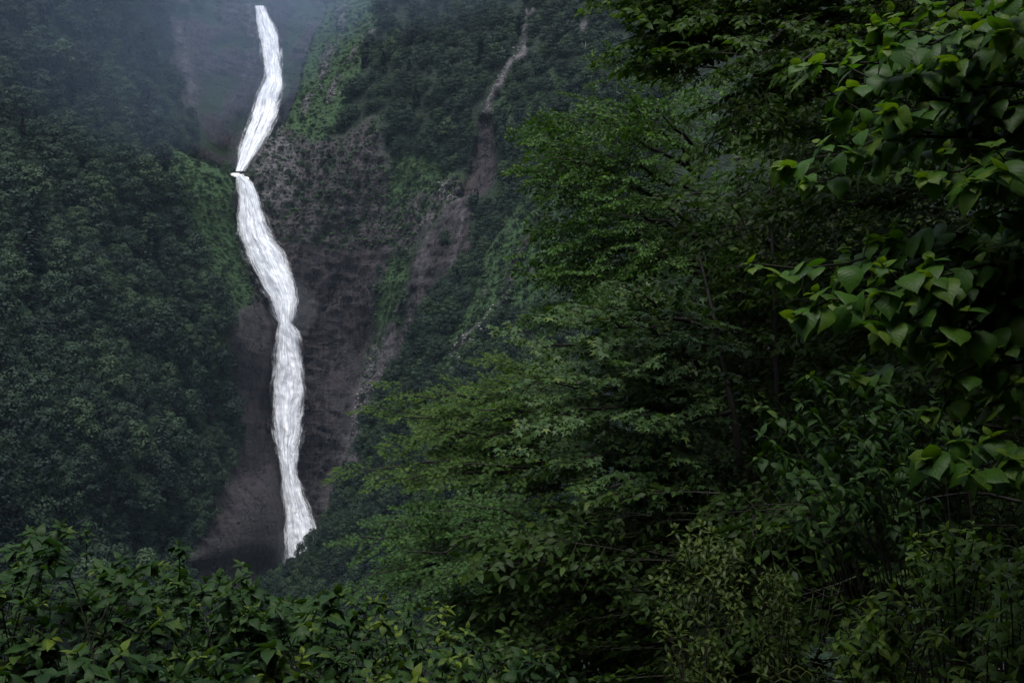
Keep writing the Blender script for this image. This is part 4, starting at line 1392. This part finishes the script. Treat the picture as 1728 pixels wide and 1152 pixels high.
class Plant:
    def __init__(self, name, label, cat, base, group=None, seed=0, stemname='stem'):
        self.r = np.random.default_rng(seed)
        self.b = np.array(base)
        self.e = empty(name, base, label, cat, group)
        self.L = []
        self.stems = Geo()
        self.sn = stemname

    def stem(self, pts, r0, r1=0.003):
        self.stems.tube(np.array([np.array(tuple(p)) for p in pts]) - self.b, r0, r1, 5)

    def leaf(self, p, d, nrm, s, tint, meshes):
        self.L.append((np.array(p) - self.b, np.array(d), np.array(nrm), s, float(np.clip(tint, 0, 1)), meshes))

    def whorl(self, p, axis, n, s, tint, meshes, droop=0.35, gather=0.5):
        """n leaves round a shoot tip, the innermost smaller and upright."""
        r = self.r
        a0 = r.uniform(0, 6.28)
        f = frame(axis, np.array([0.3, 0.2, 1]) + r.normal(size=3) * 0.2)
        for i in range(n):
            a = a0 + i * 2.39996
            k = i / max(1, n - 1)
            out = f[:, 1] * math.cos(a) + f[:, 2] * math.sin(a)
            d = out * (0.6 + 0.6 * k) + np.array(axis) * (gather * (1 - k) + 0.15) + np.array([0, 0, -droop * k + 0.15 * (1 - k)])
            self.leaf(np.array(p) - np.array(axis) * 0.05 * k + r.normal(size=3) * 0.004, d, np.array([-0.1, -0.25, 1]) + r.normal(size=3) * 0.3, s * (0.55 + 0.5 * k) * r.uniform(0.85, 1.15), tint + 0.3 * (1 - k) + r.normal() * 0.1, meshes)

    def done(self, nmax=300):
        obj(self.sn, self.stems.mesh(self.sn, M_TWIG), self.e)
        L = sorted(self.L, key=lambda l: -l[3] / (l[0][1] + self.b[1]))
        for p, d, nr, s, ti, ms in L[:nmax]:
            M = Matrix.Translation(Vector(p)) @ Matrix(frame(d, nr).tolist()).to_4x4() @ Matrix.Scale(s, 4)
            o = obj('leaf', ms[int(self.r.integers(len(ms)))], self.e, M)
            o.color = (ti, 0, 0, 1)
        if len(L) > nmax:
            g = Geo()
            for p, d, nr, s, ti, ms in L[nmax:]:
                put_leaf(g, OVS_L[0] if ms is not LM_BIG else BIG_L[1], p, d, nr, s, ti)
            o = obj('foliage', g.mesh('foliage', ms[0].materials[0]), self.e); o['kind'] = 'stuff'


def tip_stem(P, tip, root, leaf_s, meshes, tint, pairs=6, span=0.55, top=5, lean=None, droop=0.3):
    """A shoot from root to tip with opposite leaves along its upper part and a whorl at the end."""
    r = P.r
    tip = np.array(tip); root = np.array(root)
    mid = np.array([tip[0] * 0.35 + root[0] * 0.65 + r.normal() * 0.06, tip[1] * 0.35 + root[1] * 0.65 + r.normal() * 0.06, tip[2] + r.uniform(-0.25, 0.12)])
    path = bez(root, mid, tip, 9)
    P.stem(path, 0.005)
    L = np.linalg.norm(tip - root)
    ax = path[-1] - path[-2]; ax /= np.linalg.norm(ax)
    P.whorl(tip, ax, top, leaf_s * 0.9, tint + 0.05, meshes, droop)
    a0 = r.uniform(0, 3.14)
    for i in range(pairs):
        t = 1 - span / L * (i + 0.8) / pairs
        if t < 0.1: break
        k = t * 8; j = min(7, int(k))
        p = path[j] * (1 - (k - j)) + path[j + 1] * (k - j)
        a = a0 + i * 1.57 + r.normal() * 0.2
        for sdn in (0, math.pi):
            d = np.array([math.cos(a + sdn), math.sin(a + sdn), -droop * r.uniform(0.3, 1.4) + 0.15])
            P.leaf(p, d, np.array([-0.1, -0.2, 1]) + r.normal(size=3) * 0.3, leaf_s * r.uniform(0.75, 1.2), tint + r.normal() * 0.13, meshes)


# --- bush along the bottom left
SIL = [(-60, 890), (0, 890), (90, 880), (140, 885), (170, 935), (230, 925), (300, 900), (325, 935), (380, 965), (420, 950), (460, 1005), (520, 985), (575, 972), (620, 1000), (690, 1020), (750, 1005), (790, 1060), (850, 1080), (900, 1115), (940, 1150)]
BUSHES = [('leafy_shrub', 'tallest leafy shrub at the bottom left corner', [(-60, 885), (60, 878), (150, 880), (165, 960), (120, 1060), (-60, 1060)], (5.2, 6.2), 24, 0.105),
          ('leafy_shrub', 'leafy shrub with a raised shoot below the left hillside', [(165, 930), (235, 918), (265, 1000), (240, 1070), (120, 1060), (160, 960)], (5.4, 6.2), 16, 0.10),
          ('leafy_shrub', 'leafy shrub with a tall pointed shoot left of the waterfall foot', [(250, 935), (300, 895), (325, 930), (350, 1010), (330, 1080), (240, 1060)], (5.2, 6.0), 17, 0.10),
          ('leafy_shrub', 'leafy shrub just below the wet rock left of the waterfall', [(345, 980), (415, 945), (440, 1000), (440, 1080), (340, 1090)], (5.2, 6.0), 15, 0.10),
          ('leafy_shrub', 'leafy shrub directly below the foot of the waterfall', [(450, 1010), (520, 990), (580, 970), (610, 1010), (600, 1090), (450, 1090)], (5.6, 6.6), 18, 0.10),
          ('leafy_shrub', 'fresh green shrub at the bottom below the low maple', [(610, 1000), (690, 1020), (752, 1005), (790, 1060), (780, 1120), (610, 1110)], (5.4, 6.4), 18, 0.095),
          ('leafy_shrub', 'shaded leafy shrub in the bottom left corner of the view', [(-60, 1040), (120, 1050), (160, 1180), (-60, 1190)], (4.2, 5.0), 15, 0.11),
          ('leafy_shrub', 'low leafy shrub at the bottom edge under the raised shoots', [(130, 1070), (330, 1070), (330, 1190), (150, 1190)], (4.2, 5.0), 16, 0.105),
          ('leafy_shrub', 'bright leaved shrub at the bottom edge under the waterfall', [(320, 1090), (560, 1080), (560, 1190), (320, 1190)], (4.3, 5.2), 20, 0.105),
          ('leafy_shrub', 'yellow green shoots at the bottom edge, right end of the shrub row', [(560, 1090), (760, 1110), (840, 1085), (880, 1150), (860, 1190), (560, 1190)], (4.4, 5.2), 18, 0.10),
          ('leafy_shrub', 'lone upright sprig of broad leaves beside the dark shade at the bottom', [(868, 1105), (890, 1100), (892, 1125), (870, 1125)], (4.6, 4.8), 3, 0.095)]
for bi, (nm, lab, poly, dr, n, ls) in enumerate(BUSHES):
    r = np.random.default_rng(200 + bi)
    c = np.mean(np.array(poly), 0)
    dm = sum(dr) / 2
    bx = (c[0] - 864) / FPX * dm
    P = Plant(nm, lab, 'shrub', (bx, dm, gz(bx, dm)), 'shrubs along the bottom of the view', seed=300 + bi)
    tips = [q_ for q_ in sample_poly(poly, int(n * 2.2), r, 10) if r.uniform() < 0.45 + 0.75 * (q_[1] - min(p_[1] for p_ in poly)) / (max(p_[1] for p_ in poly) - min(p_[1] for p_ in poly))]
    if len(tips) < 3: tips = sample_poly(poly, 3, r)
    for (x, y) in tips:
        d = r.uniform(dr[0] - 0.4, dr[1] + 0.9)
        tip = np.array(at(x, y, d))
        root = np.array([bx + (tip[0] - bx) * 0.6 + r.normal() * 0.32, dm + (d - dm) * 0.5 + r.normal() * 0.2 + 0.1, gz(bx, dm) - 0.05])
        tint = 0.38 + 0.12 * r.normal() + (0.2 if 'yellow' in lab or 'bright' in lab or 'fresh' in lab else 0) * (r.uniform() < 0.6)
        tip_stem(P, tip, root, ls * r.uniform(0.65, 1.1), LM_BUSH, tint, pairs=6, span=0.55, top=6)
    P.done(300)

# --- broad leaved tree on the right edge
P = Plant('broad_leaved_tree', 'broad leaved tree at the right edge with large heart shaped leaves on reaching branches', 'tree', base_at(1860, 4.3), None, 41, 'branch')
bt = np.array(base_at(1860, 4.3))
trunk_top = np.array(at(1830, -250, 4.6))
g = Geo(); g.tube(bez((0, 0, -0.3), (trunk_top - bt) * 0.5 + np.array([0.15, 0.1, 0]), trunk_top - bt, 10), 0.07, 0.03, 8)
obj('trunk', g.mesh('trunk', M_BARK), P.e)
BR = [  # start, end (px, py, depth), leaf nodes, leaf size
    ((1810, 210, 4.5), (1318, 285, 4.1), 13, 0.135), ((1810, 160, 4.5), (1365, 110, 4.2), 11, 0.14), ((1810, 150, 4.5), (1480, 45, 4.3), 9, 0.13), ((1700, 150, 4.4), (1540, 130, 4.0), 7, 0.13),
    ((1810, 250, 4.5), (1560, 160, 4.1), 8, 0.135), ((1810, 120, 4.4), (1640, 40, 4.0), 7, 0.13), ((1810, 420, 4.4), (1310, 470, 4.1), 13, 0.125), ((1810, 470, 4.4), (1340, 535, 4.0), 13, 0.135),
    ((1810, 430, 4.4), (1500, 405, 4.2), 9, 0.13), ((1810, 500, 4.3), (1480, 560, 3.9), 9, 0.16), ((1810, 480, 4.3), (1560, 470, 3.9), 8, 0.15), ((1810, 330, 4.2), (1635, 310, 3.8), 7, 0.15),
    ((1810, 360, 4.1), (1690, 290, 3.7), 6, 0.16), ((1810, 800, 4.2), (1560, 775, 3.9), 8, 0.14), ((1810, 840, 4.1), (1640, 800, 3.8), 6, 0.15), ((1810, 600, 4.4), (1440, 640, 4.2), 9, 0.12), ((1810, 60, 4.0), (1690, 60, 3.7), 5, 0.15),
    ((1812, 180, 4.5), (1400, 205, 4.2), 10, 0.12), ((1812, 230, 4.6), (1355, 310, 4.3), 10, 0.12), ((1812, 120, 4.5), (1440, 80, 4.3), 9, 0.12), ((1812, 90, 4.4), (1560, 10, 4.2), 7, 0.12), ((1812, 260, 4.5), (1480, 240, 4.2), 8, 0.12),
    ((1812, 480, 4.5), (1400, 510, 4.2), 10, 0.12), ((1812, 540, 4.4), (1530, 580, 4.1), 7, 0.14), ((1812, 440, 4.4), (1600, 510, 4.0), 7, 0.14), ((1812, 390, 4.3), (1650, 370, 3.9), 6, 0.13), ((1812, 450, 4.5), (1420, 450, 4.3), 9, 0.11),
    ((1815, 200, 4.3), (1500, 190, 3.9), 10, 0.13), ((1815, 160, 4.3), (1430, 150, 4.0), 11, 0.12), ((1815, 240, 4.3), (1430, 260, 4.0), 11, 0.12), ((1815, 100, 4.2), (1500, 80, 3.9), 9, 0.13), ((1815, 300, 4.2), (1560, 300, 3.9), 8, 0.13),
    ((1815, 520, 4.3), (1590, 590, 3.9), 7, 0.14), ((1815, 460, 4.2), (1480, 500, 3.9), 10, 0.13), ((1815, 620, 4.2), (1600, 640, 4.0), 7, 0.13), ((1815, 700, 4.2), (1560, 700, 4.0), 8, 0.12), ((1815, 30, 4.2), (1600, 110, 3.9), 7, 0.13)]
for (a, b, n, ls) in BR:
    r = P.r
    A, B = np.array(at(*a)), np.array(at(*b))
    path = bez(A, (A + B) / 2 + np.array([0, 0, 0.12]), B, 10)
    path[2:-1] += r.normal(size=(7, 3)) * 0.012
    P.stem(path, 0.014)
    ax = path[-1] - path[-3]; ax /= np.linalg.norm(ax)
    ls *= 0.92
    n = int(n * 1.3)
    P.whorl(path[-1], ax, 6, ls * 0.8, 0.68, LM_BIG, 0.5, 0.7)
    for i in range(n):
        t = 1 - 0.95 * (i + 0.7) / n
        k = t * 9; j = min(8, int(k))
        p = path[j] * (1 - (k - j)) + path[j + 1] * (k - j)
        for sgn in (-1, 1):
            side = np.cross(ax, (0, 0, 1)); side /= np.linalg.norm(side)
            d = ax * 0.55 + side * sgn * r.uniform(0.4, 0.9) + np.array([0, 0, -r.uniform(0.1, 0.9)])
            P.leaf(p + r.normal(size=3) * 0.02, d, np.array([-0.35, -0.45, 1.0]) + r.normal(size=3) * 0.35, ls * r.uniform(0.65, 1.25), 0.40 + 0.28 * t + r.normal() * 0.17, LM_BIG)
        if i % 3 == 1:   # short side shoot
            q = p + np.array([r.normal() * 0.06 - 0.05, r.normal() * 0.06, r.uniform(0.03, 0.12)])
            P.stem([p, (p + q) / 2, q], 0.004)
            P.whorl(q, ax * 0.5 + np.array([0, 0, 0.6]), 5, ls * 0.65, 0.66, LM_BIG, 0.4, 0.5)
P.done(300)

# --- shaded arching shrub in the middle right
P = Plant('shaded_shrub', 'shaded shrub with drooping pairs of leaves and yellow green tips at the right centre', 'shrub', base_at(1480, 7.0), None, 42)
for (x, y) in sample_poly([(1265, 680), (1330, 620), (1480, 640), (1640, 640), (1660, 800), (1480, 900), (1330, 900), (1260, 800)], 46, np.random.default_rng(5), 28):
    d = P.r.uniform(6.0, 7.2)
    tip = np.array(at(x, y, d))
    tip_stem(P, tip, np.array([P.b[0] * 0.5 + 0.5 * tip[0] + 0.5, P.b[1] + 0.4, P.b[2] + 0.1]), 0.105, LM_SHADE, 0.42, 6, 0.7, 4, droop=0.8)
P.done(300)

# --- bushes with narrow leaves in rosettes
for k, (poly, dr, n, lab) in enumerate([([(1110, 900), (1170, 875), (1230, 900), (1265, 950), (1250, 1030), (1230, 1150), (1130, 1150), (1110, 1040), (1100, 970)], (7.6, 8.4), 95, 'rounded bush of narrow upright leaves in the dark at the bottom centre'),
                                        ([(1275, 960), (1335, 960), (1340, 1010), (1330, 1140), (1280, 1140), (1272, 1050)], (7.4, 8.0), 52, 'smaller narrow leaved bush right of the rounded one in the dark')]):
    c = np.mean(np.array(poly), 0); dm = sum(dr) / 2
    P = Plant('narrow_leaved_bush', lab, 'shrub', base_at(c[0], dm), 'narrow leaved bushes in the shade', 60 + k)
    for (x, y) in sample_poly(poly, n, np.random.default_rng(k), 8):
        tip = np.array(at(x, y, P.r.uniform(*dr)))
        root = np.array([P.b[0] + P.r.normal() * 0.05, P.b[1] + 0.15, P.b[2]])
        if len(P.L) % 56 == 0:
            P.stem(bez(root, np.array([root[0] * 0.7 + tip[0] * 0.3, root[1], tip[2] - 0.25]), tip, 6), 0.007)
        else:
            P.stem([tip + np.array([(P.b[0] - tip[0]) * 0.3, 0.12, -0.16]), tip + np.array([(P.b[0] - tip[0]) * 0.1, 0.05, -0.06]), tip], 0.004)
        P.whorl(tip, np.array([-0.2, -0.3, 0.9]), 8, 0.085, 0.4, LM_AZA, 0.7, 1.0)
    P.done(300)

# --- leaflet shrubs in the bottom right corner
for k, (poly, dr, n, ls, lab) in enumerate([
    ([(1405, 1010), (1450, 985), (1560, 1000), (1600, 1060), (1580, 1180), (1430, 1180), (1400, 1100)], (4.4, 5.0), 34, 0.075, 'bright leaflet shrub at the bottom right, in front of the black shade'),
    ([(1530, 900), (1600, 875), (1680, 890), (1690, 1000), (1600, 1030), (1530, 980)], (5.0, 5.8), 30, 0.08, 'leaflet shrub at the right, below the broad leaved branches'),
    ([(1680, 880), (1790, 860), (1790, 1190), (1600, 1190), (1600, 1060), (1690, 1000)], (4.2, 5.2), 38, 0.085, 'shaded leaflet shrub in the bottom right corner')]):
    c = np.mean(np.array(poly), 0); dm = sum(dr) / 2
    P = Plant('leaflet_shrub', lab, 'shrub', base_at(c[0], dm), 'leaflet shrubs at the bottom right', 70 + k)
    for (x, y) in sample_poly(poly, n, np.random.default_rng(30 + k), 16):
        tip = np.array(at(x, y, P.r.uniform(*dr)))
        root = np.array([P.b[0] * 0.8 + tip[0] * 0.2, P.b[1] + 0.2, P.b[2]])
        tip_stem(P, tip, root, ls, LM_COMP, 0.50 + (0.12 if k == 0 else 0) + P.r.normal() * 0.08, 7, 0.85, 6, droop=0.5)
    P.done(300)

# --- pale arching grass at the bottom
e = empty('grass_tuft', base_at(1390, 3.9), 'arching pale grass tuft at the bottom edge right of centre', 'grass tuft')
b0 = np.array(base_at(1390, 3.9))
for k, (x, y) in enumerate([(1312, 1138), (1330, 1133), (1350, 1142), (1420, 1125), (1445, 1140), (1300, 1155), (1375, 1135), (1470, 1150)]):
    tip = np.array(at(x, y, 3.8)) - b0
    path = bez((RNG.normal() * 0.02, 0, 0), (tip[0] * 0.3, tip[1], tip[2] * 1.12 + 0.05), tip, 10)
    w = 0.006 * np.sin(np.linspace(0.5, math.pi, 10))[:, None]
    s_ = np.array([0.3, 0.2, 0.9])
    V = np.concatenate([path - w * s_, path + w * s_ + np.array([0, 0.004, 0])])
    F = np.array([f for i in range(9) for f in ((i, i + 1, i + 11), (i, i + 11, i + 10))])
    o = obj('blade', mesh_np('blade', V, F, M_AZA, {'tint': ('FLOAT', np.full(20, 0.8))}), e)

# ------------------------------------------------------------------ air
def ellipsoid(name, c, rad, mat, label):
    V, F = [], []
    nu, nv = 20, 12
    for j in range(nv + 1):
        th = math.pi * j / nv
        for i in range(nu):
            ph = 2 * math.pi * i / nu
            V.append((c[0] + rad[0] * math.sin(th) * math.cos(ph), c[1] + rad[1] * math.sin(th) * math.sin(ph), c[2] + rad[2] * math.cos(th)))
    for j in range(nv):
        for i in range(nu):
            a, b = j * nu + i, j * nu + (i + 1) % nu
            F.append((a, a + nu, b + nu, b))
    o = obj(name, mesh_np(name, np.array(V), np.array(F), mat))
    return tag(o, label, kind='stuff')


HX, HY, HZ = (-350, 245), (-64, 800), (-74, 465)
hv = [(x, y, z) for x in HX for y in HY for z in HZ]
hf = [(0, 1, 3, 2), (4, 6, 7, 5), (0, 4, 5, 1), (2, 3, 7, 6), (0, 2, 6, 4), (1, 5, 7, 3)]
o = obj('haze', mesh_np('haze', np.array(hv, float), np.array(hf), mat_volume('haze_air', (0.55, 0.75, 1.0), 0.00005), smooth_=False))
tag(o, 'thin blue haze filling the valley air', kind='stuff')
M_MIST = mat_volume('mist_air', (0.50, 0.68, 1.0), 0.0015)
ellipsoid('mist', tuple(at(330, -40, 610)), (150, 60, 120), M_MIST, 'bank of blue mist hanging in the upper gorge')
ellipsoid('mist', tuple(at(760, -260, 560)), (210, 80, 130), mat_volume('mist_air_thin', (0.50, 0.68, 1.0), 0.0010), 'thin blue mist along the top of the cliff')
M_SPRAY = mat_volume('spray_air', (0.9, 0.94, 1.0), 0.0045)
for px, py, Y, rad in [(458, 150, 586, (12, 8, 12)), (415, 255, 552, (11, 8, 13)), (495, 520, 505, (13, 8, 16)), (508, 925, 488, (15, 7, 12))]:
    ellipsoid('mist', tuple(at(px, py, Y)), rad, M_SPRAY, ['puff of spray where the upper fall strikes the rock', 'faint spray at the foot of the upper fall', 'thin spray drifting from the neck of the lower fall', 'thin spray at the foot of the lower fall'][[458, 415, 495, 508].index(px)])
ellipsoid('mist', tuple(at(90, -140, 455)), (170, 95, 130), mat_volume('mist_air_faint', (0.50, 0.68, 1.0), 0.0007), 'thin blue mist over the top of the left hillside')
